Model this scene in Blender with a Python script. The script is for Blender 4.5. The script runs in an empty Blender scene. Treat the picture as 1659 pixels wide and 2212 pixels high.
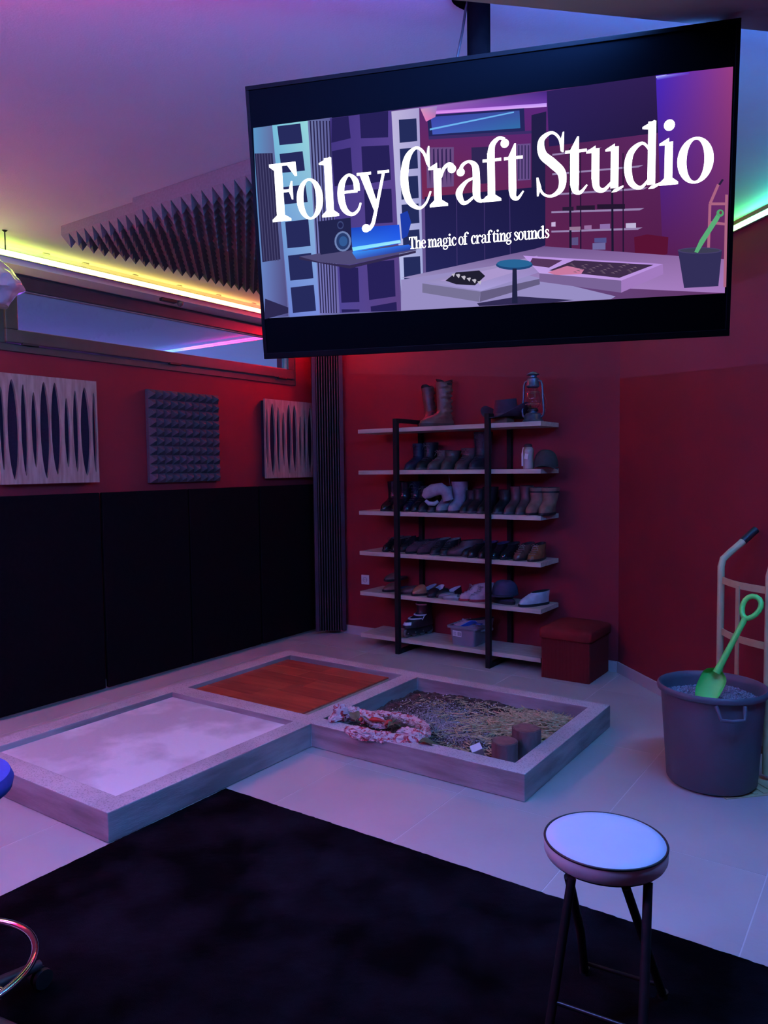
import bpy, bmesh, math, random
from mathutils import Vector, Matrix, noise

random.seed(7)
S = bpy.context.scene
COL = S.collection
PI = math.pi

# ------------------------------------------------------------------ camera
F_PX = 1635.97
RW = ((0.82155972, -0.02367708, 0.5696306),
      (0.56999033, 0.05562103, -0.81976663),
      (-0.01227377, 0.99817118, 0.05919171))
CAM_H = 1.42
cd = bpy.data.cameras.new('camera')
cam = bpy.data.objects.new('camera', cd)
COL.objects.link(cam)
cd.sensor_fit = 'HORIZONTAL'
cd.sensor_width = 36.0
cd.lens = F_PX / 1659 * 36.0
cd.clip_start = 0.02
cam.matrix_world = Matrix.Translation((0, 0, CAM_H)) @ Matrix(RW).to_4x4()
S.camera = cam

# ------------------------------------------------------------------ world, exposure
wd = bpy.data.worlds.new('world'); S.world = wd
wd.use_nodes = True
bg = wd.node_tree.nodes['Background']
bg.inputs[0].default_value = (0.02, 0.03, 0.06, 1)
bg.inputs[1].default_value = 0.05
S.view_settings.view_transform = 'Standard'
S.view_settings.look = 'None'
S.view_settings.exposure = 0.0
S.view_settings.gamma = 1.0
S.view_settings.use_curve_mapping = False

# strengths of the rainbow led strips and of the television
LED_LEFT, LED_BACK, LED_RIGHT, LED_SOFFIT, LED_NEXT = 9.5, 18.0, 12.0, 235.0, 34.0
TV_GAIN = 1.0
# colours along the runs: (position along the run in metres, linear rgb)
RUN_LEFT = [(0.0, (3, .3, 6)), (1.8, (3, .3, 6)), (2.5, (2, .6, 4)), (2.9, (.5, 1.5, 1)), (3.3, (1.0, 3.8, .3)), (3.6, (1.3, 3.4, .1)), (4.05, (.8, 1.3, .04)),
            (4.5, (.9, .8, .02)), (5.3, (1, .66, .015)), (5.7, (1, .42, .01)), (6.1, (1, .14, .01)), (6.4, (3, .06, .25)), (6.9, (5.5, .05, .8))]
RUN_BACK = [(0.0, (32, .05, .05)), (0.25, (22, .03, .1)), (0.5, (9, .02, .5)), (1.0, (2, .1, 1)), (1.5, (.1, .3, .9)),
            (2.0, (.1, .6, .3)), (2.35, (.5, .6, .05)), (2.6, (.5, .3, .03))]
RUN_RIGHT = [(0.0, (.8, .03, .35)), (0.3, (.9, .05, .12)), (0.6, (.9, .25, .02)), (0.9, (.6, 1.1, .02)), (1.15, (.14, 1.6, .05)),
             (1.5, (.08, 1.5, .8)), (1.8, (.1, 2.4, 2.4)), (2.2, (.1, 3.2, 6)), (2.9, (.1, 2.2, 6))]
RUN_SOFFIT = [(0.0, (.04, .09, .34)), (1.5, (.05, .14, .5)), (3.0, (.08, .20, .76)), (4.0, (.10, .23, .86)), (4.8, (.06, .25, .88)), (6.8, (.04, .22, .88))]
RUN_NEXT = [(0.0, (.8, .02, .7)), (.6, (.55, .02, 1)), (1.4, (.10, .02, 1)), (2.6, (.03, .2, 1))]
RUN_PINK = [(0.0, (14, .05, 3)), (2.2, (14, .05, 3)), (3.0, (8, .05, 1.6)), (3.8, (1.6, .1, 1.6)), (4.3, (.4, .2, 1.8)), (5.0, (.03, .35, 1.9)), (6.4, (.01, .3, 1.9))]
RUN_NEXT_FAR = [(0.0, (.75, .04, 1.7)), (2.0, (.10, .28, 1.2)), (5.0, (.03, .6, .7))]
CEIL = 2.648
STRIP_Z = 2.606
SL = 2.403                       # the lowered ceiling ends along y = x + SL
SOF = 2.46

# ------------------------------------------------------------------ pixel -> point helpers (used only to measure where things stand)
def ray(px, py):
    c = Vector((px - 829.5, -(py - 1106), -F_PX))
    return Matrix(RW) @ c
CAMP = Vector((0, 0, CAM_H))
def at_z(px, py, z):
    d = ray(px, py); return CAMP + d * ((z - CAM_H) / d.z)
def at_y(px, py, y):
    d = ray(px, py); return CAMP + d * (y / d.y)
def at_x(px, py, x):
    d = ray(px, py); return CAMP + d * (x / d.x)
def at_plane(px, py, p0, n):
    d = ray(px, py); return CAMP + d * ((Vector(p0) - CAMP).dot(n) / d.dot(n))
RT = Matrix(RW).transposed()
def x_for(px, y, z):
    a = (px - 829.5) / F_PX
    dy, dz = y, z - CAM_H
    # RT row0 . p = a * (-(RT row2 . p))
    r0, r2 = RT[0], RT[2]
    cx = r0[0] + a * r2[0]
    return -((r0[1] + a * r2[1]) * dy + (r0[2] + a * r2[2]) * dz) / cx

# ------------------------------------------------------------------ materials
def srgb(r, g, b):
    f = lambda c: ((c / 255 + 0.055) / 1.055) ** 2.4 if c > 10 else c / 255 / 12.92
    return (f(r), f(g), f(b))
_m = {}
def mat(name, col, rough=.6, metal=0., col2=None, scale=8., detail=4., bump=0., bscale=None, lo=.35, hi=.65, spec=.5,
        stretch=None, trans=0., coat=0., alpha=1., sheen=0.):
    if name in _m: return _m[name]
    m = bpy.data.materials.new(name); m.use_nodes = True
    nt = m.node_tree; n = nt.nodes; l = nt.links
    p = n['Principled BSDF']
    p.inputs['Base Color'].default_value = (*col, 1)
    p.inputs['Roughness'].default_value = rough
    p.inputs['Metallic'].default_value = metal
    p.inputs['Specular IOR Level'].default_value = spec
    p.inputs['Transmission Weight'].default_value = trans
    p.inputs['Coat Weight'].default_value = coat
    p.inputs['Sheen Weight'].default_value = sheen
    p.inputs['Alpha'].default_value = alpha
    tc = n.new('ShaderNodeTexCoord'); mp = n.new('ShaderNodeMapping')
    l.new(tc.outputs['Object'], mp.inputs[0])
    if stretch: mp.inputs['Scale'].default_value = stretch
    if col2 is not None:
        t = n.new('ShaderNodeTexNoise'); t.inputs['Scale'].default_value = scale; t.inputs['Detail'].default_value = detail
        l.new(mp.outputs[0], t.inputs['Vector'])
        r = n.new('ShaderNodeValToRGB')
        r.color_ramp.elements[0].position = lo; r.color_ramp.elements[1].position = hi
        r.color_ramp.elements[0].color = (*col, 1); r.color_ramp.elements[1].color = (*col2, 1)
        l.new(t.outputs['Fac'], r.inputs[0]); l.new(r.outputs[0], p.inputs['Base Color'])
    if bump:
        t2 = n.new('ShaderNodeTexNoise'); t2.inputs['Scale'].default_value = bscale or scale * 6; t2.inputs['Detail'].default_value = 3
        l.new(mp.outputs[0], t2.inputs['Vector'])
        b = n.new('ShaderNodeBump'); b.inputs['Strength'].default_value = bump; b.inputs['Distance'].default_value = .01
        l.new(t2.outputs['Fac'], b.inputs['Height']); l.new(b.outputs[0], p.inputs['Normal'])
    _m[name] = m
    return m
def emis_attr(name, strength):
    m = bpy.data.materials.new(name); m.use_nodes = True
    n = m.node_tree.nodes; l = m.node_tree.links
    n.remove(n['Principled BSDF'])
    a = n.new('ShaderNodeAttribute'); a.attribute_name = 'Col'
    e = n.new('ShaderNodeEmission'); e.inputs[1].default_value = strength
    l.new(a.outputs['Color'], e.inputs[0]); l.new(e.outputs[0], n['Material Output'].inputs[0])
    return m

M_RED = mat('red_wall_paint', (.21, .012, .024), .75, col2=(.19, .010, .021), scale=3, bump=.05, bscale=180)
M_CEIL = mat('white_ceiling_paint', (.72, .72, .72), .8, col2=(.68, .68, .68), scale=2, bump=.05, bscale=150)
M_SOFF = mat('grey_soffit_paint', (.42, .40, .42), .8, bump=.05, bscale=150, col2=(.40, .38, .40), scale=2)
M_DARKW = mat('dark_rear_wall_paint', (.25, .25, .28), .8, col2=(.22, .22, .25), scale=2)
M_TILE = mat('beige_stone_tile', (.50, .47, .43), .38, col2=(.42, .40, .37), scale=1.6, detail=6, bump=.06, bscale=40, spec=.4)
M_GROUT = mat('pale_grout', (.62, .61, .58), .8)
M_SKIRT = mat('grey_tile_skirting', (.46, .44, .43), .4, col2=(.40, .38, .37), scale=4)
M_BLACK = mat('black_acoustic_fabric', (.004, .005, .007), .95, col2=(.006, .007, .009), scale=60, bump=.3, bscale=400, spec=.0)
M_FOAM = mat('charcoal_foam', (.07, .07, .085), .95, col2=(.085, .085, .10), scale=90, bump=.15, bscale=500, spec=.1)
M_FOAML = mat('grey_foam', (.13, .14, .13), .95, col2=(.15, .16, .15), scale=90, bump=.15, bscale=500, spec=.1)
M_PINE = mat('knotty_grey_pine', (.37, .31, .26), .65, col2=(.24, .19, .155), scale=5, detail=6, stretch=(9, 9, 1.2), bump=.1, bscale=30)
M_NAVY = mat('navy_absorber_felt', (.02, .022, .04), .95, col2=(.016, .018, .034), scale=80, spec=.1)
M_SLAT = mat('dark_slat_wood', (.05, .04, .05), .55, col2=(.04, .035, .045), scale=6, stretch=(8, 8, .5))
M_TRAPF = mat('dark_violet_frame', (.022, .014, .034), .6, col2=(.018, .012, .028), scale=6)
M_OAK = mat('pale_oak_board', (.56, .49, .41), .55, col2=(.44, .37, .30), scale=4, detail=6, stretch=(1.2, 9, 9), bump=.05, bscale=60)
M_STEEL = mat('black_painted_steel', (.008, .009, .011), .6, col2=(.011, .012, .014), scale=30, spec=.15)
M_POLE = mat('matt_black_pole', (.002, .002, .003), .8, col2=(.003, .003, .004), scale=30, spec=0.)
M_FRAME = mat('dark_grey_window_frame', (.05, .05, .048), .42, col2=(.044, .044, .042), scale=20)
M_GASK = mat('pale_window_gasket', (.42, .32, .25), .6, col2=(.38, .30, .24), scale=20)
M_PLASTW = mat('white_plastic', (.75, .75, .76), .4, col2=(.7, .7, .71), scale=20)
M_CHROME = mat('chrome', (.85, .85, .87), .08, 1., col2=(.8, .8, .82), scale=20)
M_ALU = mat('brushed_aluminium_channel', (.6, .6, .6), .35, 1., col2=(.5, .5, .5), scale=40)
M_BLKPL = mat('matt_black_plastic', (.012, .012, .014), .5, col2=(.016, .016, .018), scale=30)
M_GLOSSB = mat('gloss_black_leather', (.010, .010, .012), .28, col2=(.016, .016, .018), scale=20, bump=.1, bscale=60)

def concrete():
    m = bpy.data.materials.new('pitted_concrete'); m.use_nodes = True
    nt = m.node_tree; n = nt.nodes; l = nt.links; p = n['Principled BSDF']
    tc = n.new('ShaderNodeTexCoord')
    a = n.new('ShaderNodeTexNoise'); a.inputs['Scale'].default_value = 3.0; a.inputs['Detail'].default_value = 7
    b = n.new('ShaderNodeTexNoise'); b.inputs['Scale'].default_value = 150; b.inputs['Detail'].default_value = 2
    v = n.new('ShaderNodeTexVoronoi'); v.inputs['Scale'].default_value = 48
    for t in (a, b, v): l.new(tc.outputs['Object'], t.inputs['Vector'])
    r = n.new('ShaderNodeValToRGB'); r.color_ramp.elements[0].color = (.40, .39, .38, 1); r.color_ramp.elements[1].color = (.56, .55, .54, 1)
    r.color_ramp.elements[0].position = .35; r.color_ramp.elements[1].position = .65
    l.new(a.outputs['Fac'], r.inputs[0])
    r2 = n.new('ShaderNodeValToRGB'); r2.color_ramp.elements[0].position = .33; r2.color_ramp.elements[1].position = .47
    r2.color_ramp.elements[0].color = (.6, .6, .6, 1); r2.color_ramp.elements[1].color = (1, 1, 1, 1)
    l.new(b.outputs['Fac'], r2.inputs[0])
    r3 = n.new('ShaderNodeValToRGB'); r3.color_ramp.elements[0].position = .06; r3.color_ramp.elements[1].position = .13
    r3.color_ramp.elements[0].color = (.45, .45, .45, 1); r3.color_ramp.elements[1].color = (1, 1, 1, 1)
    l.new(v.outputs['Distance'], r3.inputs[0])
    m1 = n.new('ShaderNodeMixRGB'); m1.blend_type = 'MULTIPLY'; m1.inputs[0].default_value = 1
    m2 = n.new('ShaderNodeMixRGB'); m2.blend_type = 'MULTIPLY'; m2.inputs[0].default_value = .8
    l.new(r.outputs[0], m1.inputs[1]); l.new(r2.outputs[0], m1.inputs[2])
    l.new(m1.outputs[0], m2.inputs[1]); l.new(r3.outputs[0], m2.inputs[2])
    l.new(m2.outputs[0], p.inputs['Base Color'])
    bp = n.new('ShaderNodeBump'); bp.inputs['Strength'].default_value = .5; bp.inputs['Distance'].default_value = .004
    l.new(m2.outputs[0], bp.inputs['Height']); l.new(bp.outputs[0], p.inputs['Normal'])
    p.inputs['Roughness'].default_value = .8
    return m
M_CONC = concrete()
M_SCREED = mat('smooth_pale_screed', (.52, .52, .52), .7, col2=(.78, .77, .77), scale=3.2, detail=8, lo=.42, hi=.58, bump=.08, bscale=60)

# ------------------------------------------------------------------ mesh builder
class MB:
    def __init__(s): s.v = []; s.f = []; s.c = None
    def add(s, vs, fs):
        o = len(s.v); s.v += [tuple(v) for v in vs]; s.f += [tuple(i + o for i in f) for f in fs]; return s
    def box(s, x0, x1, y0, y1, z0, z1, M=None):
        v = [Vector(p) for p in ((x0, y0, z0), (x1, y0, z0), (x1, y1, z0), (x0, y1, z0), (x0, y0, z1), (x1, y0, z1), (x1, y1, z1), (x0, y1, z1))]
        if M is not None: v = [M @ p for p in v]
        return s.add(v, [(0, 3, 2, 1), (4, 5, 6, 7), (0, 1, 5, 4), (1, 2, 6, 5), (2, 3, 7, 6), (3, 0, 4, 7)])
    def rings(s, R, cap0=True, cap1=True, closed=True):
        o = len(s.v); n = len(R[0])
        for r in R: s.v += [tuple(p) for p in r]
        for i in range(len(R) - 1):
            for j in range(n if closed else n - 1):
                k = (j + 1) % n
                s.f.append((o + i * n + j, o + i * n + k, o + (i + 1) * n + k, o + (i + 1) * n + j))
        if cap0: s.f.append(tuple(o + j for j in reversed(range(n))))
        if cap1: s.f.append(tuple(o + (len(R) - 1) * n + j for j in range(n)))
        return s
    def tube(s, pts, r, n=10, cap=True):
        pts = [Vector(p) for p in pts]; R = []
        rs = r if isinstance(r, (list, tuple)) else [r] * len(pts)
        up = None
        for i, p in enumerate(pts):
            d = (pts[min(i + 1, len(pts) - 1)] - pts[max(i - 1, 0)]).normalized()
            if up is None:
                up = Vector((0, 0, 1)) if abs(d.z) < .9 else Vector((1, 0, 0))
            a = d.cross(up).normalized(); up = a.cross(d).normalized()
            R.append([p + (a * math.cos(t) + up * math.sin(t)) * rs[i] for t in [2 * PI * k / n for k in range(n)]])
        return s.rings(R, cap, cap)
    def lathe(s, prof, n=24, c=(0, 0, 0), cap0=True, cap1=True):
        c = Vector(c)
        return s.rings([[c + Vector((r * math.cos(2 * PI * k / n), r * math.sin(2 * PI * k / n), z)) for k in range(n)] for r, z in prof], cap0, cap1)
    def prism(s, poly, z0, z1, M=None):
        a = [Vector((x, y, z0)) for x, y in poly]; b = [Vector((x, y, z1)) for x, y in poly]
        if M is not None: a = [M @ p for p in a]; b = [M @ p for p in b]
        return s.rings([a, b])
    def build(s, name, m, parent=None, smooth=False, bevel=0., loc=None, rz=0., sub=0):
        me = bpy.data.meshes.new(name); me.from_pydata(s.v, [], s.f)
        me.materials.append(m)
        bm = bmesh.new(); bm.from_mesh(me)
        bmesh.ops.recalc_face_normals(bm, faces=bm.faces)
        bm.to_mesh(me); bm.free()
        if smooth:
            me.polygons.foreach_set('use_smooth', [True] * len(me.polygons))
            try: me.set_sharp_from_angle(angle=math.radians(50))
            except Exception: pass
        o = bpy.data.objects.new(name, me); COL.objects.link(o)
        if parent is not None: o.parent = parent
        if loc is not None: o.location = loc
        o.rotation_euler.z = rz
        if bevel:
            b = o.modifiers.new('bevel', 'BEVEL'); b.width = bevel; b.segments = 2; b.limit_method = 'ANGLE'; b.angle_limit = math.radians(40)
        if sub:
            b = o.modifiers.new('sub', 'SUBSURF'); b.levels = sub; b.render_levels = sub
        return o
def tag(o, label=None, cat=None, group=None, kind=None):
    if label: o['label'] = label
    if cat: o['category'] = cat
    if group: o['group'] = group
    if kind: o['kind'] = kind
    return o
def empty(name, loc, rz=0., label=None, cat=None, group=None, kind=None):
    o = bpy.data.objects.new(name, None); COL.objects.link(o)
    o.location = loc; o.rotation_euler.z = rz; o.empty_display_size = .05
    return tag(o, label, cat, group, kind)

# ================================================================== ROOM
XL, YB = -4.26, 5.10
FX = -1.61                      # fold where the back wall meets the angled wall
YN, XR = -2.6, 1.5
YR = FX + YB - XR               # where the angled wall ends
room_poly = [(XL, YN), (XR, YN), (XR, YR), (FX, YB), (XL, YB)]
# floor: grout bed and tiles
floor = MB().prism([(x, y) for x, y in room_poly], -.05, -.0008).build('floor', M_GROUT); tag(floor, kind='structure')
def clip(poly, a, b, c):  # keep a*x+b*y<=c
    out = []
    for i in range(len(poly)):
        p, q = poly[i], poly[(i + 1) % len(poly)]
        dp, dq = a * p[0] + b * p[1] - c, a * q[0] + b * q[1] - c
        if dp <= 0: out.append(p)
        if dp * dq < 0:
            t = dp / (dp - dq); out.append((p[0] + t * (q[0] - p[0]), p[1] + t * (q[1] - p[1])))
    return out
TX, TY, G = .605, .915, .0022
full_me = None
for i in range(-7, 4):
    for j in range(-8, 2):
        x0 = -.372 + i * TX; y0 = 4.645 + j * TY - TY
        y0 += TY if False else 0
        poly = [(x0 + G, y0 + G), (x0 + TX - G, y0 + G), (x0 + TX - G, y0 + TY - G), (x0 + G, y0 + TY - G)]
        q = poly
        for a, b, c in ((1, 0, XR - .001), (-1, 0, -XL - .001), (0, 1, YB - .001), (0, -1, -YN - .001), (1, 1, FX + YB - .002)):
            q = clip(q, a, b, c)
            if len(q) < 3: break
        if len(q) < 3: continue
        ar = abs(sum(q[k][0] * q[(k + 1) % len(q)][1] - q[(k + 1) % len(q)][0] * q[k][1] for k in range(len(q)))) / 2
        if ar < .002: continue
        if q == poly and full_me is not None:
            t = bpy.data.objects.new('tile', full_me); COL.objects.link(t); t.location = (x0, y0, 0); t.parent = floor
        else:
            t = MB().prism([(x - x0, y - y0) for x, y in q], -.0008, 0).build('tile', M_TILE, floor, loc=(x0, y0, 0))
            if q == poly: full_me = t.data

# ceiling and soffit
ceiling = MB().prism(room_poly, CEIL, CEIL + .1).build('ceiling', M_CEIL); tag(ceiling, kind='structure')
sp = clip(room_poly, -1, 1, SL)
soff = MB().prism(sp, SOF, CEIL).build('trim_1', M_SOFF); tag(soff, kind='structure')
# left wall with a window opening
WY0, WY1, WZ0, WZ1 = 2.32, 4.845, 2.11, 2.56
wl = MB()
wl.box(XL - .2, XL, YN, YB, 0, WZ0); wl.box(XL - .2, XL, YN, WY0, WZ0, CEIL); wl.box(XL - .2, XL, WY1, YB, WZ0, CEIL); wl.box(XL - .2, XL, WY0, WY1, WZ1, CEIL)
tag(wl.build('wall_left', M_RED), kind='structure')
tag(MB().box(XL - .2, FX + .1, YB, YB + .15, 0, CEIL).build('wall_back', M_RED), kind='structure')
wr = MB().prism([(FX, YB), (XR, YR), (XR + .1, YR + .1), (FX + .1, YB + .1)], 0, CEIL).build('wall_right', M_RED); tag(wr, kind='structure')
tag(MB().box(XR, XR + .1, YN, YR, 0, CEIL).build('wall_side', M_DARKW), kind='structure')
tag(MB().box(XL - .2, XR + .1, YN - .1, YN, 0, CEIL).build('wall_rear', M_DARKW), kind='structure')
# bulkhead above the window that carries the strip
BX = -4.065
bulk = MB().box(XL, BX, YN + .001, YB - .001, 2.555, CEIL).build('trim_2', M_CEIL); tag(bulk, kind='structure')
# skirting tiles
bb = MB().box(XL + .001, XL + .013, YN, YB - .001, 0, .075).build('baseboard_left', M_SKIRT, bevel=.002); tag(bb, kind='structure')
bb = MB().box(XL + .014, FX - .005, YB - .013, YB - .001, 0, .075).build('baseboard_back', M_SKIRT, bevel=.002); tag(bb, kind='structure')
bb = MB().prism([(FX - .005, YB - .013), (FX - .001, YB - .001), (XR - .01, YR + .009), (XR - .01, YR - .012)], 0, .075).build('baseboard_right', M_SKIRT, bevel=.002); tag(bb, kind='structure')

# ------------------------------------------------------------------ window
win = empty('window_1', (XL, (WY0 + WY1) / 2, WZ0), kind='structure')
def wpart(name, m, boxes, bevel=.003):
    b = MB()
    for q in boxes: b.box(*q)
    o = b.build(name, m, None, bevel=bevel); o.parent = win; o.matrix_parent_inverse = Matrix.Translation(-win.location); return o
FT = .045
def framebox(x0, x1, y0, y1, z0, z1, t, tb=None):
    tb = tb or t
    return [(x0, x1, y0, y1, z0, z0 + tb), (x0, x1, y0, y1, z1 - t, z1), (x0, x1, y0, y0 + t, z0 + tb, z1 - t), (x0, x1, y1 - t, y1, z0 + tb, z1 - t)]
wpart('window_frame', M_FRAME, framebox(XL - .05, XL + .012, WY0, WY1, WZ0, WZ1 - .005, .042))
wpart('sash', M_FRAME, framebox(XL - .045, XL + .030, WY0 + .035, WY1 - .035, WZ0 + .048, WZ1 - .02, .075), bevel=.005)
wpart('gasket', M_GASK, framebox(XL - .02, XL + .012, WY0 + .108, WY1 - .108, WZ0 + .122, WZ1 - .094, .006), bevel=0)
gm = bpy.data.materials.new('dark_mirroring_glass'); gm.use_nodes = True
gn = gm.node_tree.nodes; gl = gm.node_tree.links; gn.remove(gn['Principled BSDF'])
g1 = gn.new('ShaderNodeBsdfGlossy'); g1.inputs['Roughness'].default_value = .01; g1.inputs['Color'].default_value = (.85, .95, 1, 1)
g2 = gn.new('ShaderNodeBsdfTransparent'); g2.inputs[0].default_value = (.85, .9, .9, 1)
gx = gn.new('ShaderNodeMixShader'); gx.inputs[0].default_value = .05
gl.new(g2.outputs[0], gx.inputs[1]); gl.new(g1.outputs[0], gx.inputs[2]); gl.new(gx.outputs[0], gn['Material Output'].inputs[0])
wpart('pane', gm, [(XL - .012, XL - .006, WY0 + .1, WY1 - .1, WZ0 + .115, WZ1 - .09)], bevel=0)
for yy in (2.50, 3.56, 4.66):
    wpart('catch', M_BLKPL, [(XL + .012, XL + .036, yy - .05, yy + .05, WZ0 + .040, WZ0 + .054)], bevel=.003)

# ------------------------------------------------------------------ led strips
def ramp(stops, t):
    if t <= stops[0][0]: return stops[0][1]
    for (a, ca), (b, cb) in zip(stops, stops[1:]):
        if t <= b:
            u = (t - a) / (b - a); return tuple(x + (y - x) * u for x, y in zip(ca, cb))
    return stops[-1][1]
def strip(p0, p1, stops, gain, side, w, h, label, clips=(), seg=.06, down=False, up_only=False, white=.02):
    """light bar running p0->p1; side = unit vector out of the wall, hangs under the ceiling"""
    p0, p1, side = Vector(p0), Vector(p1), Vector(side)
    L = (p1 - p0).length; d = (p1 - p0) / L; n = max(2, int(L / seg))
    root = empty('led_strip', (p0 + p1) / 2, label=label, cat='light strip')
    def child(o): o.parent = root; o.matrix_parent_inverse = Matrix.Translation(-root.location); return o
    up = Vector((0, 0, 1))
    ch = MB(); R = []
    for p in (p0, p1):
        R.append([p + side * -.004 + up * (h * .5 + .003), p + side * -.0005 + up * (h * .5 + .003), p + side * -.0005 - up * (h * .5 + .003),
                  p + side * (w + .002) - up * (h * .5 + .003), p + side * (w + .002) - up * (h * .5 + .006), p + side * -.004 - up * (h * .5 + .006)])
    if up_only:
        ch = MB(); ch.rings([[p - up * .004 + side * -.002, p - up * .004 + side * .031, p + up * .010 + side * .031, p + up * .010 + side * .027, p - up * .001 + side * .027, p - up * .001 + side * -.002] for p in (p0, p1)]); R = None
    if down:
        ch = MB(); ch.rings([[p + up * .0035 + side * -.002, p + up * .0035 + side * .040, p + up * .008 + side * .040, p + up * .008 + side * -.002] for p in (p0, p1)]); R = None
    if R: ch.rings(R)
    child(ch.build('channel', M_ALU))
    b = MB(); cols = []
    prof = [(0, h / 2), (w * .5, h * .43), (w * .87, h * .25), (w, 0), (w * .87, -h * .25), (w * .5, -h * .43), (0, -h / 2)]
    if down: prof = [(0, .003), (.036, .003), (.036, .000), (.0, -.015)]
    if up_only: prof = [(0, .0), (.026, .0), (.020, .006), (.0, .006)]
    rings_ = []
    for i in range(n + 1):
        p = p0 + d * (L * i / n)
        rings_.append([p + side * a + up * z for a, z in prof])
        c = ramp(stops, L * i / n)
        cols += [c] * len(prof)
    b.rings(rings_)
    me = bpy.data.meshes.new('diffuser'); me.from_pydata(b.v, [], b.f)
    at = me.color_attributes.new('Col', 'FLOAT_COLOR', 'POINT')
    for i, c in enumerate(cols): at.data[i].color = (c[0] + white, c[1] + white, c[2] + white, 1)
    bm = bmesh.new(); bm.from_mesh(me); bmesh.ops.recalc_face_normals(bm, faces=bm.faces); bm.to_mesh(me); bm.free()
    me.materials.append(emis_attr('led_light', gain))
    o = bpy.data.objects.new('diffuser', me); COL.objects.link(o); child(o)
    for t in clips:
        p = p0 + d * t
        c = MB(); q = [p + d * -.02 + side * w * 1.1, p + d * .02 + side * w * 1.1, p + d * .02 + side * (w * 1.1 + .012), p + d * -.02 + side * (w * 1.1 + .012)]
        c.rings([[v + up * .041 for v in q], [v + up * .036 for v in q]]); child(c.build('clip', M_ALU))
    return root
Z1 = STRIP_Z
strip((BX + .005, -1.70, Z1), (BX + .005, YB - .03, Z1), RUN_LEFT, LED_LEFT, (1, 0, 0), .014, .032,
      'rainbow light strip glowing yellow to red above the long window', clips=(4.2, 4.45, 4.8, 5.15, 5.5, 5.85), white=.12)
strip((BX + .03, YB - .008, Z1), (FX - .03, YB - .008, Z1), RUN_BACK, LED_BACK, (0, -1, 0), .012, .030,
      'rainbow light strip on top of the red shelf wall, mostly behind the screen')
r2 = math.sqrt(.5)
strip((FX + .02 - .006, YB - .02 - .006, Z1), (.43, YB - (.43 - FX) - .012, Z1), RUN_RIGHT, LED_RIGHT, (-r2, -r2, 0), .012, .030,
      'green glowing light strip on the angled right wall', white=.06)
strip((-3.95, -3.95 + SL + .008, SOF + .038), (.50, .50 + SL + .008, SOF + .038), RUN_SOFFIT, LED_SOFFIT, (-r2, r2, 0), .014, .018,
      'blue and pink light strip along the edge of the lowered ceiling', down=True)
strip((-4.0, -4.0 + SL + .008, SOF + .050), (.50, .50 + SL + .008, SOF + .050), RUN_PINK, 42.0, (-r2, r2, 0), .014, .016,
      'added second light strip, pink to blue, facing up on the edge of the lowered ceiling', up_only=True)  # second strip on this edge, added to colour the ceiling
strip((XL + .03, -1.70, 2.08), (XL + .03, 1.75, 2.08), [(0, (1.6, .004, .60)), (2.4, (1.6, .004, .60)), (2.9, (.5, .25, .1)), (3.5, (.12, .55, .01))], 310.0, (1, 0, 0), .014, .016,
      'added unseen pink uplight strip on the left wall before the long window', up_only=True)  # added out of view to wash the ceiling magenta and green
# the neighbouring room seen through the long window
NX0 = -8.2
tag(MB().prism([(NX0, -.5), (XL - .2, -.5), (XL - .2, YB), (NX0, YB)], CEIL, CEIL + .1).build('ceiling_next_room', M_CEIL), kind='structure')
tag(MB().prism([(NX0, -.5), (XL - .2, -.5), (XL - .2, YB), (NX0, YB)], -.05, 0).build('floor_next_room', M_GROUT), kind='structure')
tag(MB().box(NX0, XL - .2, YB, YB + .15, 0, CEIL).build('wall_next_back', M_CEIL), kind='structure')
tag(MB().box(NX0 - .1, NX0, -.5, YB, 0, CEIL).build('wall_next_far', M_CEIL), kind='structure')
tag(MB().box(NX0, XL - .2, -.6, -.5, 0, CEIL).build('wall_next_front', M_CEIL), kind='structure')
strip((XL - .21, YB - .008, Z1), (-7.0, YB - .008, Z1), RUN_NEXT, 3.0, (0, -1, 0), .010, .012, 'violet light strip seen through the long window')
strip((NX0 + .008, YB - .03, Z1), (NX0 + .008, -.4, Z1), RUN_NEXT_FAR, LED_NEXT * 21, (1, 0, 0), .012, .014, 'teal light strip on the far wall of the room behind the window')

# little sensor dome under the bulkhead
s_ = empty('sensor', (BX - .0, 3.42, 2.555), label='small dark sensor dome under the yellow light strip', cat='sensor')
MB().box(-.035, .0, -.09, .03, -.022, 0).build('housing', M_BLKPL, s_, bevel=.004)
MB().lathe([(.012, 0), (.02, -.008), (.02, -.022), (.012, -.034), (.002, -.038)], 16, (-.01, .065, 0)).build('dome', mat('smoked_dome', (.1, .09, .08), .1, coat=.5), s_, smooth=True)

# ================================================================== ACOUSTIC PANELS ON THE LEFT WALL
def rel(o, root):
    o.parent = root; o.matrix_parent_inverse = root.matrix_basis.inverted() if False else Matrix.Translation(-Vector(root.location)); return o
for y0, lab in ((2.215, 'large black fabric wall panel at the left edge of the photo'), (2.93, 'large black wall panel second from the left, under the foam square'),
                (3.64, 'large black wall panel third from the left'), (4.355, 'large black wall panel nearest the room corner')):
    r = empty('acoustic_panel', (XL + .002, y0, .018), label=lab, cat='wall panel', group='black wall panels')
    MB().box(.012, .040, .003, .700, .003, 1.262).build('fabric_face', M_BLACK, r, bevel=.006)
    MB().box(0.0125 - .0105, .012, .03, .67, .03, 1.23).build('backing_frame', M_STEEL, r)

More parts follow.
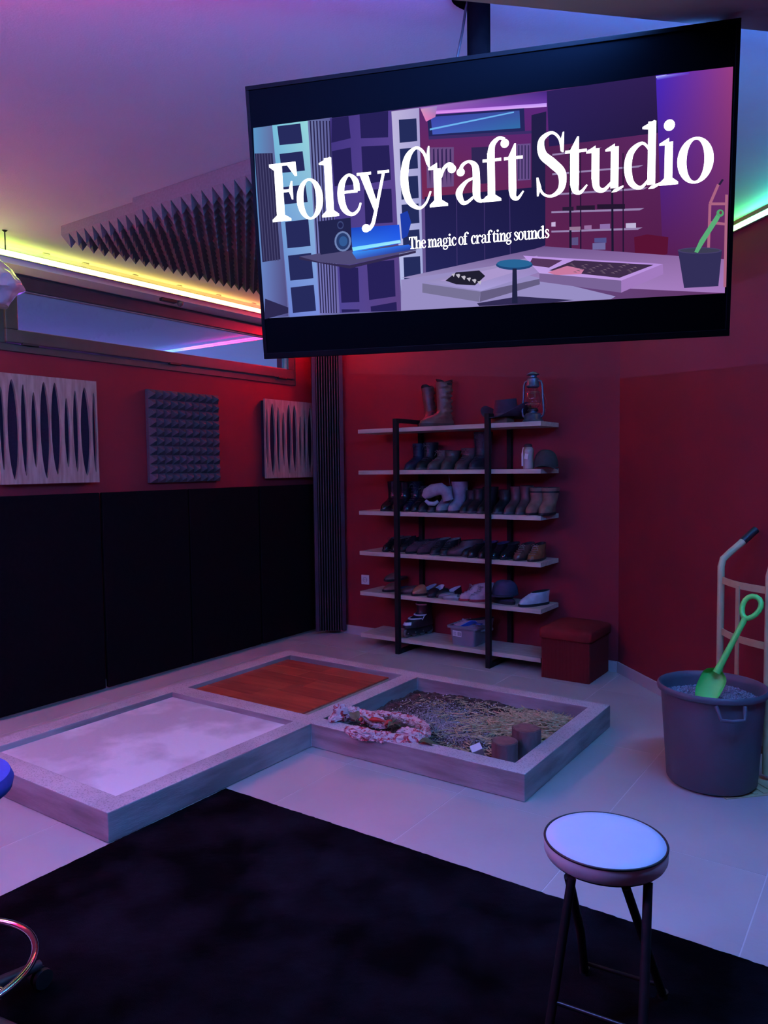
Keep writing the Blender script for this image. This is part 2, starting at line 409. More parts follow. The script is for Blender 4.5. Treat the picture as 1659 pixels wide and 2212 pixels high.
# wooden slotted diffusers
def ellipse_slots(loc, label, seed):
    W_, H_, T = .63, .63, .018
    r = empty('wood_diffuser', loc, label=label, cat='wall panel', group='slotted wooden wall panels')
    cxs = [(.075 - .055, .47, 0, .012), (.083, .575, -.005, .028), (.150, .53, -.004, .0165), (.212, .44, 0, .016), (.278, .57, 0, .026), (.348, .55, .01, .026),
           (.420, .42, -.01, .015), (.480, .50, -.0, .0165), (.545, .545, 0, .028), (.608, .50, -.005, .0125)]
    bm = bmesh.new()
    def loop(pts):
        vs = [bm.verts.new((0, y, z)) for y, z in pts]
        for i in range(len(vs)): bm.edges.new((vs[i], vs[(i + 1) % len(vs)]))
    loop([(0, 0), (W_, 0), (W_, H_), (0, H_)])
    for cy, hh, dz, hw in cxs:
        cy = max(.015, min(W_ - .015, cy)); cz = H_ / 2 + dz; hw *= 1.2
        hw = min(hw, cy - .002, W_ - .002 - cy)
        n = 24
        loop([(cy + hw * math.copysign(abs(math.cos(2 * PI * k / n)) ** 1.25, math.cos(2 * PI * k / n)), cz + hh / 2 * math.sin(2 * PI * k / n)) for k in range(n)])
    bmesh.ops.triangle_fill(bm, use_beauty=True, use_dissolve=False, edges=bm.edges[:])
    ex = bmesh.ops.extrude_face_region(bm, geom=bm.faces[:])
    bmesh.ops.translate(bm, vec=(T, 0, 0), verts=[e for e in ex['geom'] if isinstance(e, bmesh.types.BMVert)])
    bmesh.ops.recalc_face_normals(bm, faces=bm.faces)
    me = bpy.data.meshes.new('slotted_board'); bm.to_mesh(me); bm.free(); me.materials.append(M_PINE)
    o = bpy.data.objects.new('slotted_board', me); COL.objects.link(o); o.parent = r; o.location = (.04, 0, 0)
    MB().box(0, .039, .012, W_ - .012, .012, H_ - .012).build('absorber', M_NAVY, r)
ellipse_slots((XL + .002, 2.275, 1.347), 'pale wooden slotted panel at the left edge, lit grey violet', 1)
ellipse_slots((XL + .002, 4.415, 1.342), 'pale wooden slotted panel near the room corner, lit pink', 2)

def pyramid_sheet(nx, ny, pitch, base, tip, name='foam_sheet'):
    """pyramids pointing along +z of the sheet, sheet in x/y"""
    b = MB(); W_, H_ = nx * pitch, ny * pitch
    vid = {}
    for i in range(nx + 1):
        for j in range(ny + 1):
            vid[i, j] = len(b.v); b.v.append((i * pitch, j * pitch, base))
    for i in range(nx):
        for j in range(ny):
            t = len(b.v); b.v.append(((i + .5) * pitch, (j + .5) * pitch, base + tip))
            q = [vid[i, j], vid[i + 1, j], vid[i + 1, j + 1], vid[i, j + 1]]
            for k in range(4): b.f.append((q[k], q[(k + 1) % 4], t))
    o = len(b.v)
    b.v += [(0, 0, 0), (W_, 0, 0), (W_, H_, 0), (0, H_, 0)]
    b.f.append((o, o + 3, o + 2, o + 1))
    b.f.append(tuple([o, o + 1] + [vid[i, 0] for i in range(nx, -1, -1)]))
    b.f.append(tuple([o + 1, o + 2] + [vid[nx, j] for j in range(ny, -1, -1)]))
    b.f.append(tuple([o + 2, o + 3] + [vid[i, ny] for i in range(nx + 1)]))
    b.f.append(tuple([o + 3, o] + [vid[0, j] for j in range(ny + 1)]))
    return b
fp = pyramid_sheet(10, 10, .0632, .028, .042).build('foam_panel', M_FOAM)
# local x -> +y world, y -> +z, z -> +x
fp.matrix_world = Matrix(((0, 0, 1, XL + .004), (1, 0, 0, 3.315), (0, 1, 0, 1.332), (0, 0, 0, 1)))
tag(fp, 'square charcoal pyramid foam panel between the two wooden panels', 'foam panel')
# ceiling foam
for nm, x0, y0, nx, ny, bs, lab in (('foam_panel', -3.53, 2.27, 9, 27, .045, 'narrow pyramid foam panel on the ceiling, left of the two'),
                                    ('foam_panel', -2.915, 2.235, 12, 27, .060, 'pyramid foam panel on the ceiling partly behind the screen')):
    o = pyramid_sheet(nx, ny, .0645, bs, .062).build(nm, M_FOAML)
    o.matrix_world = Matrix(((1, 0, 0, x0), (0, 1, 0, y0), (0, 0, -1, CEIL - .001), (0, 0, 0, 1)))
    tag(o, lab, 'foam panel')

# corner slat panel
P1, P2 = Vector((-4.125, 4.895, .035)), Vector((-3.945, 5.083, .035))
dv = (P2 - P1); Wc = dv.length; ang = math.atan2(dv.y, dv.x)
cp = empty('slat_panel', P1, ang, 'tall dark slatted panel standing across the room corner', 'slat panel')
HC = 2.42
MB().box(0, .032, -.035, -.001, 0, HC).build('side_post', M_TRAPF, cp, bevel=.002)
MB().box(Wc - .034, Wc, -.035, -.001, 0, HC).build('side_post', M_TRAPF, cp, bevel=.002)
MB().box(.032, Wc - .034, -.012, -.001, 0, HC).build('backing', M_BLACK, cp)
ns = 9; step = (Wc - .066) / ns
sl = MB().box(0, step * .28, -.03, -.012, 0, HC).build('slat', M_SLAT, cp, loc=(.032 + step * .3, 0, 0))
for k in range(1, ns):
    c = sl.copy(); COL.objects.link(c); c.location = (.032 + step * (k + .3), 0, 0)

# wall socket
so = empty('wall_socket', (at_y(790, 1252, YB).x, YB, at_y(790, 1252, YB).z), label='white wall socket low on the red wall left of the shelves', cat='socket')
MB().box(-.04, .04, -.009, -.001, -.04, .04).build('plate', M_PLASTW, so, bevel=.003)
b = MB(); b.lathe([(.022, -.0005), (.022, .003), (.019, .003), (.018, -.0005)], 24, cap0=False, cap1=False)
o = b.build('insert_ring', mat('shadow_grey_plastic', (.45, .45, .47), .5), so); o.rotation_euler = (PI / 2, 0, 0); o.location = (0, -.009, 0)
for dx in (-.0095, .0095):
    o = MB().lathe([(.0028, -.0004), (.0028, .0008)], 10).build('contact_hole', M_BLKPL, so); o.rotation_euler = (PI / 2, 0, 0); o.location = (dx, -.009, 0)

# ================================================================== CONCRETE PITS
X0, X1, X2 = -3.628, -2.474, -1.302       # outer left, inner step, outer right
Y0, Y1, Y2 = 1.696, 2.880, 3.995
T = .112; ZT = .122
pit = empty('foley_pit', (-2.5, 2.9, 0), label='low L-shaped concrete pit frame with three bays on the tiled floor', cat='concrete pit')
def child_world(o, root):
    o.parent = root; o.matrix_parent_inverse = Matrix.Translation(-Vector(root.location)); return o
# frame: one continuous concrete mesh
def frame_grid(xs, ys, fill, z0, z1):
    b = MB()
    V = {}
    def v(i, j, z):
        k = (i, j, z)
        if k not in V: V[k] = len(b.v); b.v.append((xs[i], ys[j], z))
        return V[k]
    nx, ny = len(xs) - 1, len(ys) - 1
    F_ = lambda i, j: 0 <= i < nx and 0 <= j < ny and fill(i, j)
    for i in range(nx):
        for j in range(ny):
            if not F_(i, j): continue
            b.f.append((v(i, j, z1), v(i + 1, j, z1), v(i + 1, j + 1, z1), v(i, j + 1, z1)))
            b.f.append((v(i, j, z0), v(i, j + 1, z0), v(i + 1, j + 1, z0), v(i + 1, j, z0)))
            if not F_(i - 1, j): b.f.append((v(i, j, z0), v(i, j, z1), v(i, j + 1, z1), v(i, j + 1, z0)))
            if not F_(i + 1, j): b.f.append((v(i + 1, j, z0), v(i + 1, j + 1, z0), v(i + 1, j + 1, z1), v(i + 1, j, z1)))
            if not F_(i, j - 1): b.f.append((v(i, j, z0), v(i + 1, j, z0), v(i + 1, j, z1), v(i, j, z1)))
            if not F_(i, j + 1): b.f.append((v(i, j + 1, z0), v(i, j + 1, z1), v(i + 1, j + 1, z1), v(i + 1, j + 1, z0)))
    return b
xs = [X0, X0 + T, X1 - .105, X1, X2 - .09, X2]
ys = [Y0, Y0 + T, Y1 - .018, Y1, Y1 + .100, Y2 - .1, Y2]
def fill(i, j):
    if i <= 2:
        if i == 1 and j == 1: return False      # left bay
        if i == 1 and j == 4: return False      # wood bay
        return True
    if j < 3: return False
    if i == 3 and j == 4: return False          # earth bay
    return True
ys = [Y0, Y0 + T, Y1 - .012, Y1 + .008, Y1 + .105, Y2 - .1, Y2]
def fill(i, j):
    if i <= 2:
        if i == 1 and j in (1,): return False
        if i == 1 and j == 4: return False
        return True
    if j < 3: return False
    if i == 3 and j == 4: return False
    return True
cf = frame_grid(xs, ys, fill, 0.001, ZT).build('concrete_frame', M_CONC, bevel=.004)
cf.data.materials.append(mat('shaded_smooth_cast_concrete_side', (.19, .18, .18), .75, col2=(.34, .33, .33), scale=2.2, detail=8, lo=.40, hi=.62, stretch=(1, 1, 6), bump=.15, bscale=30))  # stained cast sides; the dark colour also holds some of their shade
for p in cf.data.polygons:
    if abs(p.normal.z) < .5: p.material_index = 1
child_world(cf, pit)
child_world(MB().box(X0 + T, X1 - .105, Y0 + T, ys[2], .001, .092).build('screed_floor', M_SCREED), pit)
child_world(MB().box(X0 + T, X1 - .105, ys[4], ys[5], .001, .070).build('screed_floor', M_SCREED), pit)
child_world(MB().box(X1, X2 - .09, ys[4], ys[5], .001, .008).build('pit_base', M_CONC), pit)

# parquet board lying in the wood bay
M_PARQ = mat('dark_red_parquet', (.30, .06, .028), .45, col2=(.42, .10, .045), scale=3, detail=6, stretch=(1, 10, 10), bump=.05, bscale=40, coat=.15)
M_PARQ2 = mat('brown_red_parquet', (.24, .045, .024), .45, col2=(.34, .08, .04), scale=3, detail=6, stretch=(1, 10, 10), bump=.05, bscale=40, coat=.15)
M_PLY = mat('plywood_edge', (.5, .42, .3), .7, col2=(.4, .33, .24), scale=40)
wb = empty('wooden_floor_board', (-3.10, 3.42, .071), label='dark red parquet board lying in the far left bay of the concrete pit', cat='floor board')
bx0, bx1, by0, by1 = X0 + T + .004, X1 - .105 - .085, ys[4] + .004, ys[5] - .03
child_world(MB().box(bx0, bx1, by0, by1, .071, .090).build('plywood_base', M_PLY), wb)
pw = (by1 - by0) / 6
for k in range(6):
    brk = bx0 + (bx1 - bx0) * (.35 + .3 * ((k * 37) % 7) / 7)
    for a, c in ((bx0, brk), (brk, bx1)):
        child_world(MB().box(a + .0008, c - .0008, by0 + k * pw + .0008, by0 + (k + 1) * pw - .0008, .0901, .100).build('plank', (M_PARQ, M_PARQ2)[(k * 3 + (a > bx0)) % 2], bevel=.001), wb)

# earth bay ---------------------------------------------------------
ex0, ex1, ey0, ey1 = X1 + .003, X2 - .093, ys[4] + .003, ys[5] - .003
def hdirt(x, y):
    u = (x - ex0) / (ex1 - ex0); v = (y - ey0) / (ey1 - ey0)
    h = .040 + .022 * noise.noise(Vector((x * 4, y * 4, 1))) + .016 * noise.noise(Vector((x * 13, y * 13, 4))) + .008 * noise.noise(Vector((x * 45, y * 45, 7)))
    h += .018 * math.exp(-((u - .3) ** 2 + (v - .8) ** 2) * 14) + .020 * math.exp(-((u - .8) ** 2 + (v - .55) ** 2) * 10)
    return max(.02, h)
NX, NY = 170, 150
b = MB()
for j in range(NY + 1):
    for i in range(NX + 1):
        x = ex0 + (ex1 - ex0) * i / NX; y = ey0 + (ey1 - ey0) * j / NY
        b.v.append((x, y, hdirt(x, y)))
for j in range(NY):
    for i in range(NX):
        a = j * (NX + 1) + i; b.f.append((a, a + 1, a + NX + 2, a + NX + 1))
M_DIRT = mat('brown_potting_soil', (.040, .026, .020), .95, col2=(.105, .078, .065), scale=34, detail=8, lo=.42, hi=.62, bump=.8, bscale=160)
tag(b.build('potting_soil', M_DIRT, smooth=True), 'dark brown soil filling the right bay of the concrete pit', 'soil', kind='stuff')
# pale sand patches
M_SAND = mat('pale_sand', (.42, .38, .36), .95, col2=(.30, .26, .25), scale=90, detail=3, bump=.5, bscale=300)
b = MB()
def specks(b, n, cx, cy, sx, sy, r0, r1, zoff=.001):
    for _ in range(n):
        x = random.gauss(cx, sx); y = random.gauss(cy, sy)
        if not (ex0 + .01 < x < ex1 - .01 and ey0 + .01 < y < ey1 - .01): continue
        r = random.uniform(r0, r1); z = hdirt(x, y) + zoff
        a0 = random.uniform(0, PI)
        q = [(x + r * math.cos(a0 + k * 2.094), y + r * math.sin(a0 + k * 2.094), z - r * .3) for k in range(3)] + [(x, y, z + r * .8)]
        b.add(q, [(0, 1, 3), (1, 2, 3), (2, 0, 3)])
specks(b, 6500, -2.03, 3.50, .14, .12, .002, .0042)
specks(b, 5000, -1.74, 3.42, .16, .07, .002, .0042)
specks(b, 2500, -1.95, 3.30, .2, .05, .002, .004)
tag(b.build('sand', M_SAND), 'pale sandy patch scattered over the soil', 'sand', kind='stuff')
b = MB()
specks(b, 500, -1.9, 3.45, .35, .28, .003, .007, .002)
specks(b, 200, -2.12, 3.06, .12, .03, .004, .009, .003)
tag(b.build('white_pebble', mat('white_pebbles', (.7, .69, .68), .8, col2=(.55, .53, .5), scale=50)), 'small white pebbles strewn on the soil', 'pebbles', kind='stuff')
# straw
M_STRAW = mat('dry_straw', (.60, .48, .24), .7, col2=(.32, .25, .12), scale=60)
b = MB()
def straw(n, cx, cy, sx, sy, hmax, l0=.03, l1=.10):
    for _ in range(n):
        x = random.gauss(cx, sx); y = random.gauss(cy, sy)
        if not (ex0 + .05 < x < ex1 - .05 and ey0 + .05 < y < ey1 - .05): continue
        a = random.uniform(0, PI); L = random.uniform(l0, l1) / 2; t = random.uniform(-.45, .45)
        h = hdirt(x, y) + .003 + random.random() * hmax * math.exp(-((x - cx) / sx) ** 2 / 2 - ((y - cy) / sy) ** 2 / 2)
        d = Vector((math.cos(a), math.sin(a), math.tan(t) * .5)) * L; w = random.uniform(.0014, .0030)
        s = Vector((-math.sin(a), math.cos(a), 0)) * w; c = Vector((x, y, h)); u = Vector((0, 0, w * 1.3))
        p = [c - d - s, c - d + s, c - d + u, c + d - s, c + d + s, c + d + u]
        b.add(p, [(0, 1, 4, 3), (1, 2, 5, 4), (2, 0, 3, 5)])
straw(2600, -1.55, 3.60, .13, .15, .06, .05, .13)
straw(350, -1.72, 3.55, .22, .2, .02, .04, .11)
straw(500, -1.78, 3.08, .18, .05, .015, .04, .10)
straw(160, -2.0, 3.75, .25, .15, .01, .02, .06)
tag(b.build('straw', M_STRAW), 'loose heap of dry straw in the right bay of the pit', 'straw', kind='stuff')

# logs
def log(loc, r, h, label, seed):
    rt = empty('log', loc, label=label, cat='log')
    random.seed(seed)
    n = 36; prof = [1 + .10 * noise.noise(Vector((math.cos(2 * PI * k / n) * 1.7 + seed, math.sin(2 * PI * k / n) * 1.7, 0))) + .03 * random.uniform(-1, 1) for k in range(n)]
    R = []
    for i in range(9):
        z = h * i / 8; f = 1 + (.22 * (1 - i / 3) ** 2 if i < 3 else 0)
        R.append([(r * f * prof[k] * (1 + .03 * noise.noise(Vector((k, z * 20, seed)))) * math.cos(2 * PI * k / n), r * f * prof[k] * math.sin(2 * PI * k / n), z) for k in range(n)])
    MB().rings(R).build('bark', mat('dark_bark', (.10, .055, .045), .9, col2=(.20, .15, .15), scale=14, detail=6, stretch=(1, 1, .3), bump=.8, bscale=40), rt, smooth=True)
    MB().rings([[(x * .93, y * .93, h) for x, y, z in R[-1]], [(x * .92, y * .92, h + .003) for x, y, z in R[-1]]]).build('cut_face', mat('sawn_log_face', (.22, .12, .10), .8, col2=(.15, .08, .07), scale=20, bump=.3, bscale=50), rt)
log((-1.505, 3.115, .03), .062, .125, 'front sawn log stump standing in the near corner of the soil bay', 3)
log((-1.462, 3.262, .03), .064, .150, 'rear sawn log stump behind the other, by the pit edge', 5)
random.seed(11)
# white little carton and brown bowl
o = MB().box(-.026, .026, -.02, .02, 0, .045).build('small_carton', mat('white_card', (.72, .76, .8), .6), bevel=.002, loc=(-1.635, 3.10, .075), rz=.6)
o.rotation_euler = (.5, -.35, .7); tag(o, 'tiny white carton tipped among the straw beside the front log', 'carton')
bwl = MB().lathe([(.002, 0), (.045, .004), (.068, .03), (.064, .03), (.042, .009), (.002, .007)], 24).build('coconut_shell', mat('brown_husk', (.12, .07, .045), .8, col2=(.2, .13, .08), scale=30, bump=.4), smooth=True, loc=(-1.70, 3.035, .085))
bwl.rotation_euler = (PI - .25, .2, 0); tag(bwl, 'upturned brown half shell lying in front of the white carton', 'shell')

# crumpled flowery cloth -------------------------------------------
def flower_mat():
    m = bpy.data.materials.new('flowered_cotton'); m.use_nodes = True
    n = m.node_tree.nodes; l = m.node_tree.links; p = n['Principled BSDF']; p.inputs['Roughness'].default_value = .85
    tc = n.new('ShaderNodeTexCoord'); a = n.new('ShaderNodeTexNoise'); a.inputs['Scale'].default_value = 21; a.inputs['Detail'].default_value = 4
    a.inputs['Distortion'].default_value = 1.5
    l.new(tc.outputs['Object'], a.inputs[0]); r = n.new('ShaderNodeValToRGB'); cr = r.color_ramp
    cr.interpolation = 'EASE'
    cr.elements[0].position = .0; cr.elements[0].color = (.62, .42, .42, 1); cr.elements[1].position = .5; cr.elements[1].color = (.66, .5, .5, 1)
    for pos, c in ((.57, (.55, .20, .22, 1)), (.61, (.42, .03, .04, 1)), (.645, (.42, .03, .04, 1)), (.69, (.62, .36, .36, 1))):
        e = cr.elements.new(pos); e.color = c
    l.new(a.outputs['Fac'], r.inputs[0]); l.new(r.outputs[0], p.inputs['Base Color'])
    return m
M_FLOW = flower_mat()
cl = empty('flowered_cloth', (-2.30, 3.05, .06), label='crumpled pink and red flowered cloth over the near left edge of the soil bay', cat='cloth')
def cloth_strand(pts, rad, seed):
    """one crumpled roll of cloth along a path"""
    b = MB(); n = 44; R = []
    P_ = [Vector(p) for p in pts]
    m = len(P_) - 1; steps = 22 * m
    for i in range(steps + 1):
        t = i / steps * m; k = min(int(t), m - 1); u = t - k
        g = lambda q: P_[max(0, min(m, q))]
        c = .5 * ((2 * g(k)) + (g(k + 1) - g(k - 1)) * u + (2 * g(k - 1) - 5 * g(k) + 4 * g(k + 1) - g(k + 2)) * u * u + (3 * g(k) - g(k - 1) - 3 * g(k + 1) + g(k + 2)) * u ** 3)
        d = (g(k + 1) - g(k)).normalized(); s = d.cross(Vector((0, 0, 1))).normalized()
        taper = min(1, .35 + 4 * min(i, steps - i) / steps)
        ring = []
        for j in range(n):
            a = 2 * PI * j / n
            q = Vector((math.cos(a) * 1.5, math.sin(a) * 1.5, t * 3.0 + seed * 7))
            f = 1 + .42 * noise.noise(q * 1.3) + .30 * noise.noise(q * 3.1) + .16 * noise.noise(q * 6.7)
            r_ = rad * taper * f
            ring.append(c + s * (math.cos(a) * r_ * 1.25) + Vector((0, 0, 1)) * (math.sin(a) * r_ * .8))
        R.append(ring)
    return b.rings(R)
zc = ZT + .012
A = lambda px, py, z: at_z(px, py, z)
strands = [[A(712, 1556, .135), A(750, 1540, .15), A(790, 1548, .14), A(835, 1570, .12)],
           [A(745, 1575, .145), A(800, 1588, .13), A(850, 1597, .12), A(920, 1605, .115)],
           [A(790, 1543, .10), A(850, 1548, .09), A(900, 1562, .08), A(925, 1590, .10)],
           [A(738, 1540, .17), A(735, 1528, .19)],
           [A(860, 1580, .11), A(900, 1588, .12), A(925, 1598, .10)]]
for k, (s, rr) in enumerate(zip(strands, (.033, .030, .026, .028, .030))):
    rel_ = cloth_strand(s, rr, k + 1).build('fold', M_FLOW, smooth=True); child_world(rel_, cl)
b = MB()
hc = A(830, 1565, .11)
for _ in range(900):
    c = hc + Vector((random.gauss(0, .10), random.gauss(0, .035), random.uniform(-.02, .025)))
    a = random.uniform(0, PI); L = random.uniform(.01, .04); d = Vector((math.cos(a), math.sin(a), random.uniform(-.4, .4))) * L
    s = Vector((-math.sin(a), math.cos(a), 0)) * .0012
    b.add([c - d - s, c - d + s, c + d + s, c + d - s, c + Vector((0, 0, .002))], [(0, 1, 4), (1, 2, 4), (2, 3, 4), (3, 0, 4), (0, 3, 2, 1)])
tag(b.build('dry_grass', mat('dry_grass_brown', (.16, .12, .07), .8, col2=(.1, .07, .05), scale=20)), 'handful of dry brown grass lying in the flowered cloth', 'dry grass', kind='stuff')
M_PEP = mat('red_pepper_skin', (.55, .03, .02), .3, coat=.3)
def pepper(px, py, z, L, r, rz, label):
    p = A(px, py, z); rt = empty('chili_pepper', p, rz, label, 'pepper')
    MB().tube([(-L / 2, 0, 0), (-L * .3, 0, .004), (0, 0, .006), (L * .3, 0, .002), (L / 2, .004, -.004)], [.3 * r, r, r * .95, r * .6, r * .1], 12).build('fruit', M_PEP, rt, smooth=True)
    MB().tube([(-L / 2, 0, 0), (-L / 2 - .015, 0, .006), (-L / 2 - .028, .003, .014)], [.35 * r, .2 * r, .18 * r], 8).build('stem', mat('green_stem', (.08, .16, .04), .6), rt, smooth=True)
pepper(815, 1557, .150, .09, .012, .25, 'long red pepper lying on dry grass in the cloth')
pepper(838, 1563, .150, .05, .014, -1.9, 'short bright red pepper beside the green leaves in the cloth')
pepper(781, 1556, .155, .04, .011, 1.7, 'small red pepper at the left bunch of the cloth')
def leaf(px, py, z, rz, L, label):
    b = MB(); 
    for i in range(7):
        t = i / 6; w = .35 * L * math.sin(PI * (t * .9 + .05)); x = (t - .5) * L; zz = .012 * math.sin(t * 5)
        b.v += [(x, -w, zz + .006), (x, 0, zz), (x, w, zz + .008), (x, 0, zz - .002)]
    for i in range(6):
        o = i * 4
        for k in range(4): b.f.append((o + k, o + (k + 1) % 4, o + 4 + (k + 1) % 4, o + 4 + k))
    o = b.build('leaf', mat('dull_green_leaf', (.05, .11, .04), .6, col2=(.10, .17, .09), scale=30), smooth=True, loc=A(px, py, z), rz=rz); tag(o, label, 'leaf')
leaf(766, 1547, .165, -.8, .08, 'green leaf at the left knot of the flowered cloth')
leaf(852, 1568, .150, 1.2, .075, 'dark green leaf in the middle of the flowered cloth')
leaf(925, 1606, .125, .5, .09, 'green leaf at the right end of the flowered cloth')

# ================================================================== SHELF UNIT
SH_X0, SH_X1, SH_Y0, SH_Y1 = -3.537, -2.023, 4.747, 5.062
TOPS = [1.713, 1.395, 1.081, .765, .448, .116]
TH = .031
su = empty('shelf_unit', ((SH_X0 + SH_X1) / 2, 4.9, 0), label='black steel and pale oak shoe shelves against the red wall', cat='shelves')
for z in TOPS:
    child_world(MB().box(SH_X0, SH_X1, SH_Y0, SH_Y1, z - TH, z).build('shelf', M_OAK, bevel=.0015), su)
for xc in (-3.169, -2.405):
    a, c = xc - .0175, xc + .0175
    child_world(MB().box(a, c, 4.711, 4.7465, 0, 1.781).build('post', M_STEEL, bevel=.002), su)
    child_world(MB().box(a, c, 5.0625, 5.097, 0, 1.781).build('post', M_STEEL, bevel=.002), su)
    child_world(MB().box(a, c, 4.7465, 5.0625, 1.749, 1.781).build('top_bar', M_STEEL, bevel=.002), su)
    child_world(MB().box(a, c, 4.7465, 5.0625, 0, .030).build('foot_bar', M_STEEL, bevel=.002), su)

# ------------------------------------------------------------------ shoes
_cm = {}
def cmat(c, rough=.6, kind='leather'):
    k = (c, rough, kind)
    if k not in _cm:
        c2 = tuple(x * .72 for x in c)
        _cm[k] = mat('%s_%d' % (kind, len(_cm)), c, rough, col2=c2, scale=18, bump=.12, bscale=90)
    return _cm[k]
def foot_ring(L, W, z, t, sc=1., n=24, a=.06, b=.04, cy=None, tilt=0., lift=0., wob=0., seed=0):
    cy = L * .22 if cy is None else cy
    out = []
    for k in range(n):
        th = 2 * PI * k / n; c, s = math.cos(th), math.sin(th)
        u = (c + 1) / 2
        wf = .74 + .26 * math.exp(-((u - .70) / .28) ** 2)
        fy = -c * L / 2 * sc; fx = math.copysign(abs(s) ** .75, s) * W / 2 * wf * sc
        ey = cy - c * a; exx = s * b
        x = fx + (exx - fx) * t; y = fy + (ey - fy) * t
        w = 1 + wob * noise.noise(Vector((c * 2, s * 2, z * 30 + seed))) + (wob * .35 * math.sin(z * 170 + 2.5 * noise.noise(Vector((c, s, seed)))) if wob > .15 else 0)
        out.append(Vector((x * w, y * w, z + tilt * (-c) + lift * (1 + c) * .5 * (1 - t))))
    return out
def shoe(name, label, px, z, kind='low', col=(.02, .02, .025), solec=(.02, .02, .02), linc=(.03, .03, .035), L=.27, W=.095, H=.10, yaw=0., ty=4.775,
         lace=None, rough=.5, cat='shoe', group=None, heel=.0, wob=.0, shaft=(.058, .044), cuff=None, ext=None, roll=0., x=None, buckle=False):
    """shoe standing on the shelf at height z, toe at pixel column px"""
    xx = x_for(px, ty, z) if x is None else x
    cyaw = math.cos(yaw); 
    loc = (xx - math.sin(yaw) * L / 2, ty + L / 2 * cyaw, z)
    rt = empty(name, loc, yaw, label, cat, group)
    if roll: rt.rotation_euler.y = roll
    st = .018 + heel * .3
    sole = MB().rings([foot_ring(L, W, 0, 0, 1.0), foot_ring(L, W, .004, 0, 1.04), foot_ring(L, W, st, 0, 1.03)])
    sole.build('sole', cmat(solec, .6, 'rubber'), rt, smooth=True)
    um = cmat(col, rough)
    a, b = shaft; seed = px
    if kind in ('low', 'boot'):
        if kind == 'low':
            a, b = .078, .034
            lv = [(st, 0, .985), (st + .016, .02, .985), (st + .030, .16, .98), (st + .042, .40, .98), (st + .052, .62, .98), (st + .062, .80, 1), (H - .008, .93, 1), (H, 1, 1)]
        else:
            lv = [(st, 0, .985), (st + .02, .03, .985), (st + .038, .22, .98), (st + .052, .50, .98), (st + .066, .74, .98), (st + .082, .92, 1)]
            z0 = st + .082; k = max(3, int((H - z0) / (.009 if wob > .15 else .022)))
            lv += [(z0 + (H - z0) * i / k, min(1, .92 + .04 * i), 1) for i in range(1, k + 1)]
        R = []
        for i, (zz, t, sc) in enumerate(lv):
            fr = max(0, (zz - .10) / max(.01, H - .10)) if kind == 'boot' else 0
            g = 1 + .22 * fr
            w_ = wob if zz > .06 else 0
            R.append(foot_ring(L, W, zz, t, sc, a=a * g, b=b * g, wob=w_, seed=seed, tilt=(.006 if kind == 'low' and i > 5 else 0)))
        MB().rings(R, True, False).build('upper', um, rt, smooth=True)
        if name == 'cowboy_boot':
            R[-1] = [p + Vector((0, 0, .035 * abs(math.cos(2 * PI * k / len(R[-1]))) - .012)) for k, p in enumerate(R[-1])]
        top = R[-1]; cen = sum(top, Vector()) / len(top)
        inn = [cen + (p - cen) * .90 for p in top]
        dz = Vector((0, 0, -.035))
        MB().rings([[p + Vector((0, 0, .0005)) for p in top], [p + Vector((0, 0, .002)) for p in inn], [cen + (p - cen) * .82 + dz for p in top]], False, True).build('lining', cmat(linc, .85, 'lining'), rt, smooth=True)
        if lace is not None:
            lb = MB(); idx = [i for i in range(2, len(R) - 1)] if kind == 'low' else [i for i in range(3, len(R) - 1)]
            n_ = len(R[0])
            for i in idx:
                q = R[i]; f = q[0]; lft = q[2]; rgt = q[n_ - 2]
                up = Vector((0, -.004, .003))
                lb.tube([lft + up, (lft + f) / 2 + up * 1.2, f + up * 1.3, (rgt + f) / 2 + up * 1.2, rgt + up], .0019, 6)
            i = idx[-1]; f = R[i][0] + Vector((0, -.007, .004))
            for s in (-1, 1):
                lb.tube([f, f + Vector((s * .014, -.008, .014)), f + Vector((s * .026, -.010, .004)), f + Vector((s * .012, -.006, -.002)), f], .0016, 6)
                lb.tube([f, f + Vector((s * .016, -.010, -.008)), f + Vector((s * .024, -.014, -.030))], .0015, 6)
            lb.build('laces', cmat(lace, .8, 'lace'), rt, smooth=True)
        if cuff is not None:
            k0 = next(i for i, (zz, t, sc) in enumerate(lv) if zz > H * .72)
            q = R[k0]; c0 = sum(q, Vector()) / len(q)
            MB().rings([[c0 + (p - c0) * 1.05 + Vector((0, 0, dz_)) for p in q] for dz_ in (-.008, .004)], True, True).build('strap', cmat(cuff, .6, 'strap'), rt, smooth=True)
        if buckle:
            MB().box(-.012, .012, -.006, .0, -.01, .01).build('buckle', M_CHROME, rt, loc=R[4][0] + Vector((0, -.004, .01)))
    else:   # slip-on: open heel, insole showing
        MB().rings([foot_ring(L, W, st, 0, .99), foot_ring(L, W, st + .004, 0, .93)]).build('insole', cmat(linc, .85, 'lining'), rt, smooth=True)
        hh = H; R = []; n = 13
        y0 = -.02 if kind == 'clog' else .0
        for i in range(9):
            u = i / 8; y = y0 + (-L / 2 * 1.0 - y0) * u
            c = min(1, max(-1, -y / (L / 2))); s = math.sqrt(max(0.001, 1 - c * c)); uu = (c + 1) / 2
            wf = (.74 + .26 * math.exp(-((uu - .70) / .28) ** 2)) * W / 2 * s ** .75
            hz = hh * (1 - u ** 2.2 * .85)
            R.append([Vector((-math.cos(PI * k / (n - 1)) * wf * 1.01, y, st + math.sin(PI * k / (n - 1)) ** .7 * hz)) for k in range(n)])
        MB().rings(R, False, False, closed=False).build('upper', um, rt, smooth=True)
